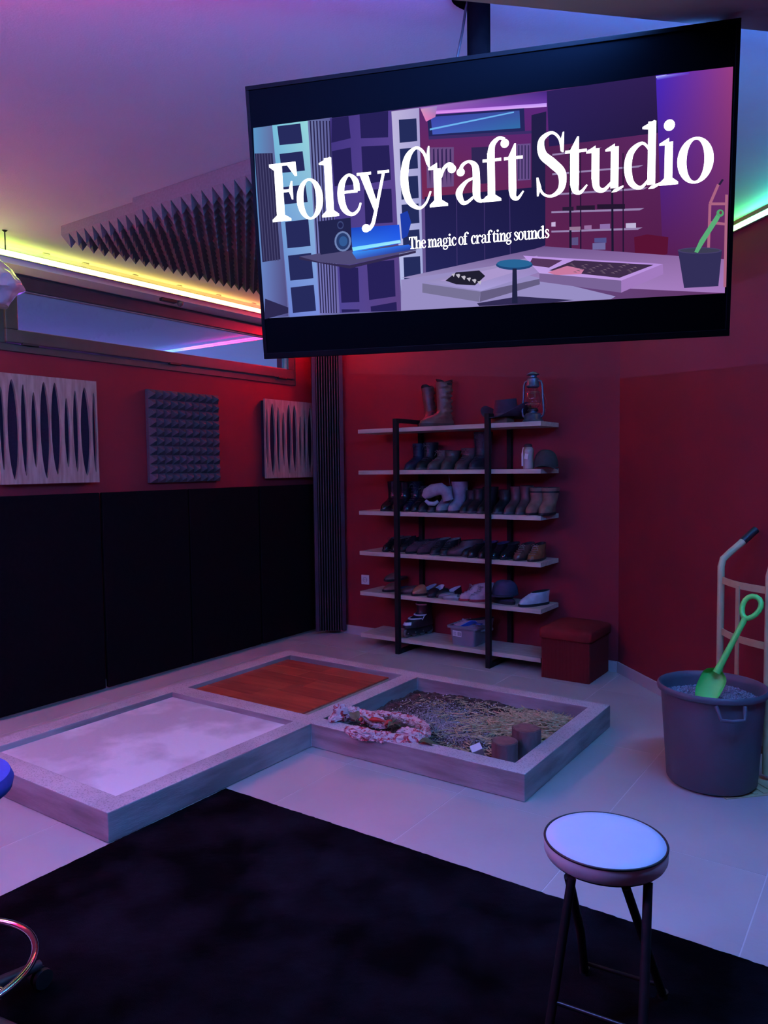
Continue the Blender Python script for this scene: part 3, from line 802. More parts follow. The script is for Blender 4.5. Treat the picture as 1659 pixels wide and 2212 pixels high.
        if kind == 'clog':   # a raised heel counter with pale lining
            C0 = []; C1 = []
            for k in range(15):
                th = PI - PI * .62 + 2 * PI * .62 * k / 14
                q = foot_ring(L, W, st, 0, .99, n=2)
                c, s = math.cos(th), math.sin(th)
                u = (c + 1) / 2; wf = (.74 + .26 * math.exp(-((u - .70) / .28) ** 2))
                p = Vector((math.copysign(abs(s) ** .75, s) * W / 2 * wf, -c * L / 2, st))
                hk = .05 * max(0, -c) ** .6 + .004
                C0.append(p); C1.append(p * .94 + Vector((0, 0, hk + st * .06)))
            MB().rings([C0, C1], False, False, closed=False).build('heel_counter', um, rt, smooth=True)
            MB().rings([[p * .97 + Vector((0, 0, .001)) for p in C0], [p * .985 for p in C1]], False, False, closed=False).build('heel_lining', cmat(linc, .85, 'lining'), rt, smooth=True)
    return rt

BK = (.012, .012, .016); NV = (.015, .02, .05); GY = (.06, .055, .06); BR = (.13, .05, .02)
Z0_, Z1_, Z2_, Z3_, Z4_, Z5_ = TOPS
g1s, g2s, g3s, g4s = 'footwear on the second shelf from the top', 'footwear on the third shelf from the top', 'footwear on the fourth shelf from the top', 'footwear on the fifth shelf from the top'
# top shelf: tall cowboy boots
shoe('cowboy_boot', 'tall brown cowboy boot standing upright on the top shelf, the front one', 906, Z0_, 'boot', (.15, .07, .06), (.05, .03, .03), (.02, .015, .015), L=.29, W=.095, H=.335, yaw=-.55, heel=.03, wob=.20, shaft=(.052, .042), ty=4.79, rough=.4, cat='boot', cuff=None, buckle=True)
shoe('cowboy_boot', 'tall brown cowboy boot leaning back on the top shelf, behind the front one', 914, Z0_, 'boot', (.12, .05, .045), (.05, .03, .03), (.02, .015, .015), L=.22, W=.08, H=.31, yaw=.1, heel=.03, wob=.20, shaft=(.046, .038), ty=4.86, rough=.45, cat='boot', roll=-.12)
# second shelf
shoe('combat_boot', 'dark blue laced combat boot, leftmost on the second shelf', 876, Z1_, 'boot', NV, (.05, .05, .06), BK, H=.20, lace=(.02, .02, .03), cat='boot', group=g1s, yaw=-.05)
shoe('combat_boot', 'black laced boot with grey toe, second from left on the second shelf', 902, Z1_, 'boot', BK, (.10, .09, .09), BK, H=.205, lace=(.10, .09, .10), cat='boot', group=g1s, ty=4.765)
shoe('work_boot', 'low grey-brown work boot with pale laces, third from left on the second shelf', 925, Z1_, 'boot', (.10, .075, .065), (.08, .07, .07), BK, H=.145, lace=(.25, .2, .16), cat='boot', group=g1s, yaw=-.15)
shoe('work_boot', 'low grey-brown work boot gaping open, fourth from left on the second shelf', 957, Z1_, 'boot', (.09, .07, .062), (.08, .07, .07), (.005, .005, .005), H=.14, cat='boot', group=g1s, yaw=.12, shaft=(.062, .052))
shoe('work_boot', 'low dark work boot with round opening, fifth from left on the second shelf', 985, Z1_, 'boot', (.06, .052, .055), (.07, .065, .07), (.004, .004, .004), H=.155, cat='boot', group=g1s, yaw=-.1, shaft=(.068, .058), lace=(.1, .09, .09))
shoe('tall_boot', 'tall navy boot, rightmost of the boots on the second shelf', 1017, Z1_, 'boot', (.018, .02, .035), (.09, .08, .08), BK, H=.27, cat='boot', group=g1s, shaft=(.066, .055), lace=(.06, .06, .08))
# third shelf
shoe('tall_boot', 'glossy black boot, leftmost on the third shelf', 825, Z2_, 'boot', BK, BK, BK, H=.225, rough=.25, cat='boot', group=g2s, shaft=(.064, .05), wob=.05)
shoe('tall_boot', 'glossy black boot second from left on the third shelf, by the post', 848, Z2_, 'boot', BK, BK, BK, H=.22, rough=.25, cat='boot', group=g2s, shaft=(.064, .05), wob=.05, ty=4.79)
shoe('tall_boot', 'glossy navy boot with silver eyelets, right of the left post on the third shelf', 873, Z2_, 'boot', (.012, .015, .035), BK, BK, H=.225, rough=.22, cat='boot', group=g2s, lace=(.07, .07, .08), ty=4.79)
shoe('combat_boot', 'black laced boot with silver eyelets, third shelf, left of the low dark shoes', 891, Z2_, 'boot', BK, (.03, .03, .04), BK, H=.19, rough=.3, cat='boot', group=g2s, lace=(.05, .05, .06), ty=4.79)
shoe('ankle_boot', 'dull black ankle boot with grey toe cap on the third shelf', 906, Z2_, 'boot', BK, (.06, .06, .07), BK, H=.17, cat='boot', group=g2s, ty=4.77)
shoe('ankle_boot', 'dark ankle boot half hidden by the hanging grey boot', 927, Z2_, 'boot', BK, (.07, .07, .08), BK, H=.14, cat='boot', group=g2s, ty=4.775)
GF = (.30, .27, .32)
shoe('fur_boot', 'pale grey suede boot, left of the grey pair on the third shelf', 946, Z2_, 'boot', GF, (.05, .05, .06), BK, H=.19, rough=.95, cat='boot', group=g2s, L=.25, ty=4.765, yaw=.1, shaft=(.05, .044), wob=.12)
shoe('fur_boot', 'pale grey suede boot, right of the grey pair on the third shelf', 972, Z2_, 'boot', (.33, .30, .36), (.05, .05, .06), BK, H=.225, rough=.95, cat='boot', group=g2s, L=.26, ty=4.77, yaw=.1, shaft=(.062, .05), wob=.14)
# hanging flopped boot top
xh = x_for(944, 4.80, 1.24)
hb = empty('hanging_boot', (xh, 4.80, 1.20), .35, 'pale grey soft boot hanging by a lace in front of the grey pair', 'boot', g2s)
MB().tube([(.085, .0, -.03), (.07, 0, .03), (.03, 0, .055), (-.03, 0, .045), (-.075, 0, .02), (-.10, 0, -.005)], [.04, .042, .045, .047, .042, .020], 16).build('upper', cmat(GF, .95), hb, smooth=True)
MB().tube([(-.085, -.01, -.03), (-.06, -.01, -.052), (-.02, -.01, -.055), (.01, -.01, -.035)], [.012, .016, .016, .012], 12).build('sole', cmat((.4, .38, .42), .8, 'rubber'), hb, smooth=True)
MB().tube([(.10, .01, .06), (.085, .01, .16)], .0018, 6).build('lace', cmat((.12, .1, .12), .8, 'lace'), hb)
for px_, h_, lab in ((997, .16, 'plain black ankle boot right of the grey pair on the third shelf'), (1012, .17, 'plain black ankle boot in the middle of the third shelf'), (1034, .185, 'black ankle boot left of the right post on the third shelf'), (1069, .165, 'black ankle boot right of the right post on the third shelf')):
    shoe('ankle_boot', lab, px_, Z2_, 'boot', BK, (.10, .09, .10), BK, H=h_, cat='boot', group=g2s, ty=4.77, L=.26, W=.09)
DB = (.10, .05, .05)
shoe('chelsea_boot', 'slim dark brown boot, left one of the pair right of the right post', 1092, Z2_, 'boot', DB, (.10, .09, .10), BK, H=.19, cat='boot', group=g2s, ty=4.765, W=.082, L=.26, shaft=(.05, .038))
shoe('chelsea_boot', 'slim dark brown boot, right one of the pair beside the strapped tan boots', 1118, Z2_, 'boot', DB, (.10, .09, .10), BK, H=.195, cat='boot', group=g2s, ty=4.765, W=.082, L=.26, yaw=.08, shaft=(.05, .038))
TB = (.21, .12, .09)
shoe('strapped_boot', 'tan suede boot with dark strap, left one at the right end of the third shelf', 1140, Z2_, 'boot', TB, BK, BK, H=.185, cat='boot', group=g2s, rough=.9, cuff=BK, wob=.08, ty=4.755, L=.25, shaft=(.058, .05))
shoe('strapped_boot', 'tan suede boot with dark strap, rightmost on the third shelf', 1169, Z2_, 'boot', TB, BK, BK, H=.185, cat='boot', group=g2s, rough=.9, cuff=BK, wob=.08, ty=4.755, L=.25, shaft=(.058, .05), yaw=.05)
# fourth shelf
shoe('dress_shoe', 'glossy black dress shoe, leftmost on the fourth shelf', 829, Z3_, 'low', BK, BK, (.1, .1, .1), rough=.18, H=.10, group=g3s, lace=BK, ty=4.79)
shoe('dress_shoe', 'glossy black dress shoe beside the left post on the fourth shelf', 847, Z3_, 'low', BK, BK, (.1, .1, .1), rough=.18, H=.10, group=g3s, lace=BK, ty=4.80)
MR = (.07, .04, .055)
shoe('suede_shoe', 'dull black laced shoe just right of the left post on the fourth shelf', 866, Z3_, 'low', BK, BK, BK, H=.10, group=g3s, lace=BK, ty=4.85)
shoe('suede_shoe', 'maroon suede shoe, left one of the pair on the fourth shelf', 878, Z3_, 'low', MR, BK, BK, H=.088, group=g3s, rough=.95, ty=4.77, yaw=-.25, lace=MR)
shoe('suede_shoe', 'maroon suede shoe, right one of the pair on the fourth shelf', 903, Z3_, 'low', MR, BK, BK, H=.098, group=g3s, rough=.95, ty=4.765, yaw=-.2, lace=MR)
shoe('buckled_shoe', 'black shoe with a grey toe ring, left one in the middle of the fourth shelf', 932, Z3_, 'low', BK, (.06, .06, .07), (.2, .19, .17), H=.108, group=g3s, lace=(.06, .06, .07), ty=4.765)
shoe('buckled_shoe', 'black shoe with a grey toe ring, right one in the middle of the fourth shelf', 954, Z3_, 'low', BK, (.06, .06, .07), (.25, .23, .2), H=.108, group=g3s, lace=(.06, .06, .07), ty=4.77)
shoe('walking_shoe', 'dark shoe turned sideways with its toe to the left on the fourth shelf', 964, Z3_, 'low', (.035, .03, .035), BK, BK, H=.115, group=g3s, ty=4.80, yaw=-1.0, lace=BK)
shoe('walking_shoe', 'flat black shoe lying behind the sideways shoe on the fourth shelf', 1000, Z3_, 'low', BK, (.05, .045, .045), BK, H=.075, group=g3s, ty=4.80, yaw=-.2)
NL = (.03, .04, .12)
shoe('loafer', 'black loafer with blue lining, left one before the right post on the fourth shelf', 1013, Z3_, 'low', BK, BK, NL, H=.095, group=g3s, ty=4.765, rough=.3)
shoe('loafer', 'black loafer with blue lining, right one before the right post on the fourth shelf', 1036, Z3_, 'low', BK, BK, NL, H=.10, group=g3s, ty=4.765, rough=.3)
shoe('loafer', 'glossy black shoe just right of the right post on the fourth shelf', 1061, Z3_, 'low', BK, BK, NL, H=.10, group=g3s, ty=4.765, rough=.15)
shoe('loafer', 'glossy black shoe left of the brown pair on the fourth shelf', 1084, Z3_, 'low', BK, BK, BK, H=.10, group=g3s, ty=4.765, rough=.15)
shoe('derby_shoe', 'dark brown leather derby with thin pale laces, left of the brown pair', 1113, Z3_, 'low', (.14, .06, .045), (.03, .02, .02), (.04, .02, .02), H=.105, rough=.25, group=g3s, lace=(.30, .20, .17), ty=4.76, yaw=-.05, W=.10)
shoe('derby_shoe', 'warm brown leather derby with thin pale laces, right of the brown pair', 1145, Z3_, 'low', (.26, .11, .045), (.03, .02, .02), (.04, .02, .02), H=.108, rough=.22, group=g3s, lace=(.34, .24, .2), ty=4.755, yaw=.05, W=.10)
# fifth shelf
TN = (.26, .13, .09)
shoe('moccasin', 'brown moccasin with its toe to the left, leftmost on the fifth shelf', 828, Z4_, 'slip', (.20, .10, .08), BK, (.05, .06, .12), H=.05, group=g4s, ty=4.80, yaw=-.35)
ol = shoe('moccasin', 'brown moccasin stacked on top of the leftmost one on the fifth shelf', 832, Z4_ + .075, 'slip', (.16, .09, .08), BK, (.06, .05, .06), H=.045, group=g4s, ty=4.84, yaw=-.2, L=.24)
shoe('slipper', 'dark brown slipper with pale blue insole by the left post on the fifth shelf', 862, Z4_, 'slip', (.09, .05, .045), BK, (.25, .26, .42), H=.045, group=g4s, ty=4.79, yaw=-.9)
shoe('loafer', 'shiny tan loafer with pale lining on the fifth shelf', 891, Z4_, 'clog', (.42, .16, .09), BK, (.4, .4, .48), H=.062, group=g4s, ty=4.765, yaw=-.35, rough=.2, L=.24, W=.10)
shoe('clog', 'black clog with white lining, left one of the pair on the fifth shelf', 927, Z4_, 'clog', BK, BK, (.62, .6, .68), H=.045, group=g4s, ty=4.76, yaw=.05, L=.23)
shoe('clog', 'black clog with white lining, right one of the pair on the fifth shelf', 942, Z4_, 'clog', BK, BK, (.6, .58, .66), H=.045, group=g4s, ty=4.79, yaw=-.45, L=.23)
SG = (.30, .32, .36)
shoe('ballet_slipper', 'flat grey ballet slipper with its toe to the left on the fifth shelf', 946, Z4_, 'slip', (.25, .26, .30), (.2, .2, .22), SG, H=.028, group=g4s, ty=4.80, yaw=-1.15, L=.24, W=.085)
shoe('ballet_slipper', 'flat silvery ballet slipper in front of the grey one on the fifth shelf', 957, Z4_, 'slip', (.36, .38, .42), (.28, .28, .3), (.5, .52, .58), H=.022, group=g4s, ty=4.765, yaw=-1.2, L=.22, W=.08)
SW = (.48, .42, .46); SR = (.36, .04, .06)
shoe('sneaker', 'white and grey sneaker with red sole, left of the pair by the right post', 992, Z4_, 'low', SW, SR, (.5, .45, .5), H=.115, group=g4s, ty=4.765, yaw=-.75, lace=(.3, .28, .32), rough=.8, L=.26)
shoe('sneaker', 'white and grey sneaker with red sole, right of the pair by the right post', 1014, Z4_, 'low', (.46, .40, .46), SR, (.55, .48, .55), H=.11, group=g4s, ty=4.765, yaw=-.65, lace=(.25, .22, .28), rough=.8, L=.25)
shoe('cycling_shoe', 'white and black open shoe at the right end of the fifth shelf', 1122, Z4_, 'low', (.50, .56, .62), (.02, .02, .025), (.01, .01, .012), H=.095, group=g4s, ty=4.765, yaw=-.5, rough=.3, L=.25, W=.09)
# navy flat slippers heap
nb = empty('felt_slipper', (x_for(1078, 4.85, Z4_), 4.87, Z4_), 1.2, 'dark navy felt slipper lying flat right of the right post on the fifth shelf', 'slipper', g4s)
MB().rings([foot_ring(.28, .11, 0, 0, 1.), foot_ring(.28, .11, .022, 0, 1.02)]).build('sole', cmat(BK, .7, 'rubber'), nb, smooth=True)
MB().rings([foot_ring(.28, .11, .022, 0, .98), foot_ring(.28, .11, .034, 0, .9)]).build('insole', cmat((.02, .025, .05), .9, 'lining'), nb, smooth=True)
MB().rings([foot_ring(.28, .11, .024, 0, 1.0), foot_ring(.28, .11, .045, .2, .9), foot_ring(.28, .11, .055, .5, .7)]).build('upper', cmat((.025, .03, .05), .9), nb, smooth=True)
cp2 = empty('flat_cap', (x_for(1092, 4.88, Z4_ + .06), 4.87, Z4_ + .057), -.3, 'navy cloth flat cap resting on the felt slipper', 'cap')
b = MB(); R = []
for i in range(9):
    t = i / 8; r_ = math.cos(t * PI / 2) ** .55; zz = .098 * math.sin(t * PI / 2) + .006
    R.append([Vector((.088 * r_ * math.cos(a) + .012 * t, .10 * r_ * math.sin(a) - .01 * t, zz + .006 * noise.noise(Vector((math.cos(a) * 2, math.sin(a) * 2, t * 3))))) for a in [2 * PI * k / 28 for k in range(28)]])
b.rings(R).build('crown', cmat((.04, .05, .10), .9), cp2, smooth=True)
MB().rings([[Vector((.085 * math.cos(a) * (1.25 if math.sin(a) < 0 else 1.03), .105 * math.sin(a) * (1.28 if math.sin(a) < 0 else 1.02), zz)) for a in [2 * PI * k / 28 for k in range(28)]] for zz in (0., .010)]).build('brim', cmat((.03, .035, .06), .9), cp2, smooth=True)

# cowboy hat on a small box
hx = x_for(1078, 4.86, Z0_)
o = MB().box(-.06, .06, -.06, .06, 0, .045).build('small_box', mat('brown_cardboard', (.18, .09, .06), .8, col2=(.15, .08, .05), scale=10), bevel=.002, loc=(hx + .02, 4.88, Z0_)); tag(o, 'small brown box under the purple hat on the top shelf', 'box')
ht = empty('cowboy_hat', (hx + .045, 4.875, Z0_ + .046), -.25, 'dark cowboy hat with curled brim, lit purple, on the top shelf', 'hat')
M_HAT = cmat((.05, .028, .06), .9)
b = MB(); R = []
for i in range(9):
    t = i / 8
    ring = []
    for k in range(40):
        a = 2 * PI * k / 40
        r1 = .072 + (.165 - .072) * t
        x = math.cos(a) * r1; y = math.sin(a) * r1 * .88
        z = .075 * (abs(math.cos(a)) ** 2.2) * t ** 2 - .010 * abs(math.sin(a)) * t
        ring.append(Vector((x, y, z)))
    R.append(ring)
R2 = [[p + Vector((0, 0, .004)) for p in r] for r in R]
b.rings(R + R2[::-1], False, False); b.build('brim', M_HAT, ht, smooth=True)
b = MB(); R = []
for i in range(9):
    t = i / 8
    sc = (1 - .25 * t) if i < 7 else (.72 - .30 * (i - 6) / 2)
    ring = []
    for k in range(36):
        a = 2 * PI * k / 36
        z = .115 * min(1, t * 1.25) - (.022 if i >= 7 else 0) * (1 - abs(math.sin(a)) * .4) + .01 * (math.sin(a)) * t
        ring.append(Vector((math.cos(a) * .077 * sc, math.sin(a) * .088 * sc, z)))
    R.append(ring)
b.rings(R, False, True).build('crown', M_HAT, ht, smooth=True)
ht.scale = (1.12, 1.12, 1.15)
MB().rings([[Vector((math.cos(a) * .0785, math.sin(a) * .0895, z)) for a in [2 * PI * k / 36 for k in range(36)]] for z in (.004, .020)], False, False).build('hat_band', cmat((.10, .05, .07), .6, 'band'), ht, smooth=True)

# hurricane lantern
lx = x_for(1150, 4.82, Z0_)
ln = empty('hurricane_lantern', (lx, 4.83, Z0_), 0, 'blue-grey metal hurricane lantern with glass globe on the top shelf', 'lantern')
M_LM = mat('worn_teal_lantern_paint', (.10, .17, .22), .35, .6, col2=(.06, .10, .14), scale=30, bump=.1)
MB().lathe([(.002, 0), (.068, .0), (.072, .006), (.066, .014), (.060, .020), (.058, .045), (.048, .058), (.028, .064), (.028, .072), (.002, .072)], 28).build('fuel_tank', M_LM, ln, smooth=True)
MB().lathe([(.002, .072), (.034, .072), (.036, .080), (.030, .092), (.018, .096), (.002, .096)], 20).build('burner', mat('dark_burner', (.05, .05, .06), .4, .7), ln, smooth=True)
GLS = mat('clear_lantern_glass', (.9, .9, .95), .02, trans=1., spec=.5); GLS.node_tree.nodes['Principled BSDF'].inputs['IOR'].default_value = 1.3
pr = [(.030, .094), (.046, .115), (.052, .140), (.050, .170), (.040, .205), (.030, .232)]
MB().lathe(pr + [(r - .002, z) for r, z in pr[::-1]], 28, cap0=False, cap1=False).build('glass_globe', GLS, ln, smooth=True)
MB().lathe([(.036, .232), (.044, .240), (.044, .248), (.040, .256), (.040, .290), (.030, .298), (.024, .300), (.024, .312), (.042, .318), (.040, .324), (.020, .334), (.002, .340)], 28).build('chimney_hood', M_LM, ln, smooth=True)
for s in (-1, 1):
    MB().tube([(s * .055, 0, .030), (s * .074, 0, .045), (s * .078, 0, .075), (s * .070, 0, .17), (s * .066, 0, .25), (s * .058, 0, .272), (s * .038, 0, .278)], .0075, 10).build('side_tube', M_LM, ln, smooth=True)
MB().tube([(-.072, 0, .20), (-.088, .03, .13), (-.06, .07, .07), (0, .085, .05), (.06, .07, .07), (.088, .03, .13), (.072, 0, .20)], .0016, 6).build('bail_handle', M_ALU, ln, smooth=True)
for z, r_ in ((.12, .050), (.20, .044)):
    MB().tube([(r_ * 1.06 * math.cos(a), r_ * 1.06 * math.sin(a), z) for a in [2 * PI * k / 24 for k in range(25)]], .0012, 5, False).build('guard_wire', M_ALU, ln)

# jar with tag and dark cap on second shelf
jx = x_for(1141, 4.80, Z1_)
jr = empty('wrapped_roll', (jx, 4.80, Z1_), -.2, 'clear wrapped brown roll with a white tag on the second shelf', 'packet')
MB().lathe([(.002, 0), (.034, .002), (.037, .02), (.036, .09), (.038, .12), (.034, .14), (.02, .155), (.002, .16)], 20).build('roll', mat('amber_roll', (.22, .13, .06), .35, col2=(.45, .36, .36), scale=14, detail=2, stretch=(1, 1, .3), coat=.6), jr, smooth=True)
MB().box(-.013, .013, -.003, 0, -.018, .018).build('tag', M_PLASTW, jr, loc=(.014, -.040, .085), rz=.1).rotation_euler.y = .2
MB().tube([(-.022, -.02, .145), (-.026, -.03, .10), (-.024, -.032, .02)], .0075, 8).build('plastic_fold', mat('cellophane_edge', (.7, .55, .55), .15, coat=1), jr, smooth=True)
MB().lathe([(.001, .148), (.026, .150), (.028, .162), (.018, .170), (.001, .172)], 16).build('lid', cmat((.05, .03, .03), .6), jr, smooth=True)
kx = x_for(1174, 4.83, Z1_)
kp = empty('baseball_cap', (kx, 4.87, Z1_), .25, 'dark green-black peaked cap at the right end of the second shelf', 'cap')
b = MB(); R = []
for i in range(9):
    t = i / 8; r_ = math.cos(t * PI / 2) ** .7
    R.append([Vector((.083 * r_ * math.cos(a), .095 * r_ * math.sin(a), .012 + .118 * math.sin(t * PI / 2) + .004 * noise.noise(Vector((a, t * 3, 0))))) for a in [2 * PI * k / 28 for k in range(28)]])
b.rings(R).build('crown', cmat((.035, .045, .045), .9), kp, smooth=True)
b = MB(); R = []
for i in range(6):
    t = i / 5
    R.append([Vector((math.cos(a) * (.083 + .0 * t), -.005 + math.sin(a) * (.09 + .055 * t), .020 - .006 * t + .025 * (1 - (math.cos(a)) ** 2) - .02)) for a in [PI + PI * k / 18 for k in range(19)]])
Rb = [[p + Vector((0, 0, .0035)) for p in r] for r in R]
b.rings(R + Rb[::-1], False, False, closed=False).build('peak', cmat((.035, .045, .045), .9), kp, smooth=True)
MB().lathe([(.001, 0), (.0035, .001), (.001, .002)], 8).build('rivet', M_CHROME, kp, loc=(.078, -.045, .05))

# ------------------------------------------------------------------ inline skate on bottom shelf
kx = x_for(884, 4.80, Z5_)
sk = empty('inline_skate', (kx + .02, 4.90, Z5_), -.30, 'black and white inline skate on the bottom shelf', 'skate')
WR = .036
for k in range(4):
    b = MB().lathe([(.008, -.012), (.030, -.011), (WR, -.004), (WR, .004), (.030, .011), (.008, .012)], 20)
    o = b.build('wheel', mat('grey_skate_wheel', (.10, .09, .085), .5, col2=(.14, .12, .11), scale=20), sk, smooth=True); o.rotation_euler = (0, PI / 2, 0); o.location = (0, -.115 + k * .076, WR)
    o = MB().lathe([(.001, -.016), (.006, -.016), (.006, .016), (.001, .016)], 10).build('axle', M_CHROME, sk); o.rotation_euler = (0, PI / 2, 0); o.location = (0, -.115 + k * .076, WR)
MB().prism([(-.14, .03), (-.12, .075), (.13, .085), (.135, .04), (.10, .022), (-.10, .022)], -.016, -.013, Matrix(((0, 0, 1, 0), (1, 0, 0, 0), (0, 1, 0, 0), (0, 0, 0, 1)))).build('chassis', M_BLKPL, sk)
MB().prism([(-.14, .03), (-.12, .075), (.13, .085), (.135, .04), (.10, .022), (-.10, .022)], .013, .016, Matrix(((0, 0, 1, 0), (1, 0, 0, 0), (0, 1, 0, 0), (0, 0, 0, 1)))).build('chassis', M_BLKPL, sk)
R = []
for zz, t, sc in ((.076, 0, 1), (.10, 0, 1), (.118, .06, .98), (.135, .3, .98), (.15, .6, 1), (.165, .85, 1), (.19, 1, 1), (.22, 1, 1), (.25, 1, 1), (.275, 1, 1)):
    R.append(foot_ring(.29, .10, zz, t, sc, a=.062 + max(0, zz - .17) * .1, b=.048))
MB().rings(R).build('boot_shell', mat('skate_black', (.014, .014, .018), .4, col2=(.02, .02, .024), scale=10), sk, smooth=True)
WP = mat('white_skate_trim', (.70, .62, .68), .4, col2=(.66, .6, .66), scale=10)
MB().rings([foot_ring(.295, .104, .10, 0, 1)[-3:] + foot_ring(.295, .104, .10, 0, 1)[:4], [p * .92 + Vector((0, -.006, .022)) for p in foot_ring(.295, .104, .108, .05, 1)[-3:] + foot_ring(.295, .104, .108, .05, 1)[:4]]], False, False, closed=False).build('toe_cap', WP, sk, smooth=True)
for zz, t in ((.142, .42), (.165, .85), (.245, 1)):
    q = foot_ring(.29, .10, zz, t, 1, a=.066, b=.052)
    MB().tube([p + Vector((0, -.004, 0)) for p in q[-5:] + q[:6]], .006, 6).build('buckle_strap', WP, sk, smooth=True)
for s in (-1, 1):
    MB().tube([(s * .048, .0, .13), (s * .050, .02, .16), (s * .050, .04, .17)], .004, 6).build('side_flash', WP, sk, smooth=True)

# ------------------------------------------------------------------ grey plastic bin with shoes
bnx = x_for(966, 4.77, .26) + .122
bn = empty('storage_bin', (bnx, 4.90, Z5_ + .001), 0, 'grey plastic bin with a white barcode label on the bottom shelf', 'bin')
M_BIN = mat('grey_bin_plastic', (.20, .20, .24), .45, col2=(.18, .18, .22), scale=8)
def rrect(hx_, hy_, r_, z, n=6):
    out = []
    for cx, cy, a0 in ((hx_ - r_, hy_ - r_, 0), (-hx_ + r_, hy_ - r_, PI / 2), (-hx_ + r_, -hy_ + r_, PI), (hx_ - r_, -hy_ + r_, 3 * PI / 2)):
        for k in range(n + 1):
            a = a0 + PI / 2 * k / n; out.append(Vector((cx + r_ * math.cos(a), cy + r_ * math.sin(a), z)))
    return out
BWX, BWY, BH = .112, .135, .152
MB().rings([rrect(BWX - .022, BWY - .015, .02, 0), rrect(BWX - .006, BWY - .004, .022, BH - .02), rrect(BWX - .010, BWY - .008, .02, BH - .02), rrect(BWX - .026, BWY - .019, .02, .004)], True, True).build('body', M_BIN, bn, smooth=True)
MB().rings([rrect(BWX - .005, BWY - .004, .022, BH - .025), rrect(BWX + .012, BWY + .010, .026, BH - .025), rrect(BWX + .012, BWY + .010, .026, BH - .01), rrect(BWX - .004, BWY - .003, .022, BH - .006), rrect(BWX - .009, BWY - .008, .02, BH - .01)], False, False).build('rim', M_BIN, bn, smooth=True)
lbx, lby = -.038, -BWY + .006
lb = MB().box(-.036, .036, -.0012, 0, -.021, .021).build('label', mat('paper_label', (.7, .68, .74), .6), bn, loc=(lbx, lby - .0035, .088)); lb.rotation_euler.x = .09; lb.rotation_euler.y = .04
bc = MB()
for k, w_ in enumerate((1, 2, 1, 1, 2, 1, 2)):
    x0 = .004 + k * .0042; bc.box(x0, x0 + .0013 * w_, -.0018, -.0012, -.015, .014)
for k in range(5):
    bc.box(-.031, -.006, -.0018, -.0012, -.014 + k * .006, -.0125 + k * .006)
bc.build('barcode', M_BLKPL, lb)
bn2 = MB()
shoe('sneaker', 'grey and white sneaker piled in the grey bin', 975, .215, 'low', (.28, .26, .32), (.3, .28, .34), BK, H=.085, ty=4.80, yaw=-1.1, L=.25, lace=(.4, .38, .45), group='shoes in the grey bin', x=bnx - .10)
shoe('sneaker', 'second grey sneaker behind, piled in the grey bin', 980, .205, 'low', (.22, .21, .26), (.3, .28, .34), BK, H=.09, ty=4.86, yaw=-.9, L=.24, lace=(.4, .38, .45), group='shoes in the grey bin', x=bnx - .06)
shoe('loafer', 'dark brown shoe at the right side of the grey bin', 1030, .125, 'low', (.09, .045, .035), BK, BK, H=.095, ty=4.80, yaw=.3, L=.22, group='shoes in the grey bin', x=bnx + .05)
fl = empty('flip_flop', (bnx + .02, 4.83, .262), 0, 'bright blue strap sandal sticking out of the grey bin', 'sandal')
b = MB(); R = []
for i in range(11):
    t = i / 10; c = Vector((-.07 + .145 * t, -.04 + .03 * t, -.035 + .085 * t - .02 * max(0, t - .75) * 4)); 
    s = Vector((.004, .014, -.012))
    R.append([c - s, c + s, c + s + Vector((0, .002, .003)), c - s + Vector((0, .002, .003))])
b.rings(R).build('strap', mat('bright_blue_rubber', (.03, .20, .75), .4, col2=(.03, .17, .68), scale=40), fl, smooth=True)
MB().box(-.01, .03, -.015, .02, -.004, .004).build('heel_tab', mat('deep_blue_rubber', (.04, .10, .4), .4), fl, loc=(.085, -.01, .02))

# ------------------------------------------------------------------ pouf
pf = empty('pouf', (-1.838, 4.90, 0), 0, 'dark red cord storage pouf beside the shelves', 'pouf')
pm = bpy.data.materials.new('red_corduroy'); pm.use_nodes = True
n_ = pm.node_tree.nodes; l_ = pm.node_tree.links; p_ = n_['Principled BSDF']; p_.inputs['Roughness'].default_value = .9
p_.inputs['Base Color'].default_value = (.15, .014, .016, 1); p_.inputs['Specular IOR Level'].default_value = .2
PW, PD = .325, .40
def ribbed(x0, x1, y0, y1, z0, z1, pitch=.0085, dep=.0025):
    pts = []
    def side(a, c, nx_, ny_):
        L_ = (Vector(c) - Vector(a)).length; n = int(L_ / pitch)
        for i in range(n):
            for u, d_ in ((0, 0), (.25, dep), (.75, dep)):
                t = (i + u) / n
                pts.append((a[0] + (c[0] - a[0]) * t + nx_ * d_, a[1] + (c[1] - a[1]) * t + ny_ * d_))
    side((x0, y0), (x1, y0), 0, -1); side((x1, y0), (x1, y1), 1, 0); side((x1, y1), (x0, y1), 0, 1); side((x0, y1), (x0, y0), -1, 0)
    b = MB(); b.prism(pts, z0, z1); return b
ribbed(-PW / 2, PW / 2, -PD / 2 + .01, PD / 2 - .01, 0.001, .275).build('body', pm, pf)
R = [rrect(PW / 2 + .012, PD / 2 + .004, .02, .272), rrect(PW / 2 + .018, PD / 2 + .008, .026, .278), rrect(PW / 2 + .018, PD / 2 + .008, .026, .325),
     rrect(PW / 2 + .010, PD / 2, .03, .338), rrect(PW / 2 - .03, PD / 2 - .04, .04, .352), rrect(PW / 2 - .09, PD / 2 - .10, .05, .357)]
MB().rings(R).build('lid_cushion', mat('red_velour', (.17, .016, .018), .9, col2=(.22, .026, .026), scale=5, bump=.3, bscale=14, spec=.1), pf, smooth=True)

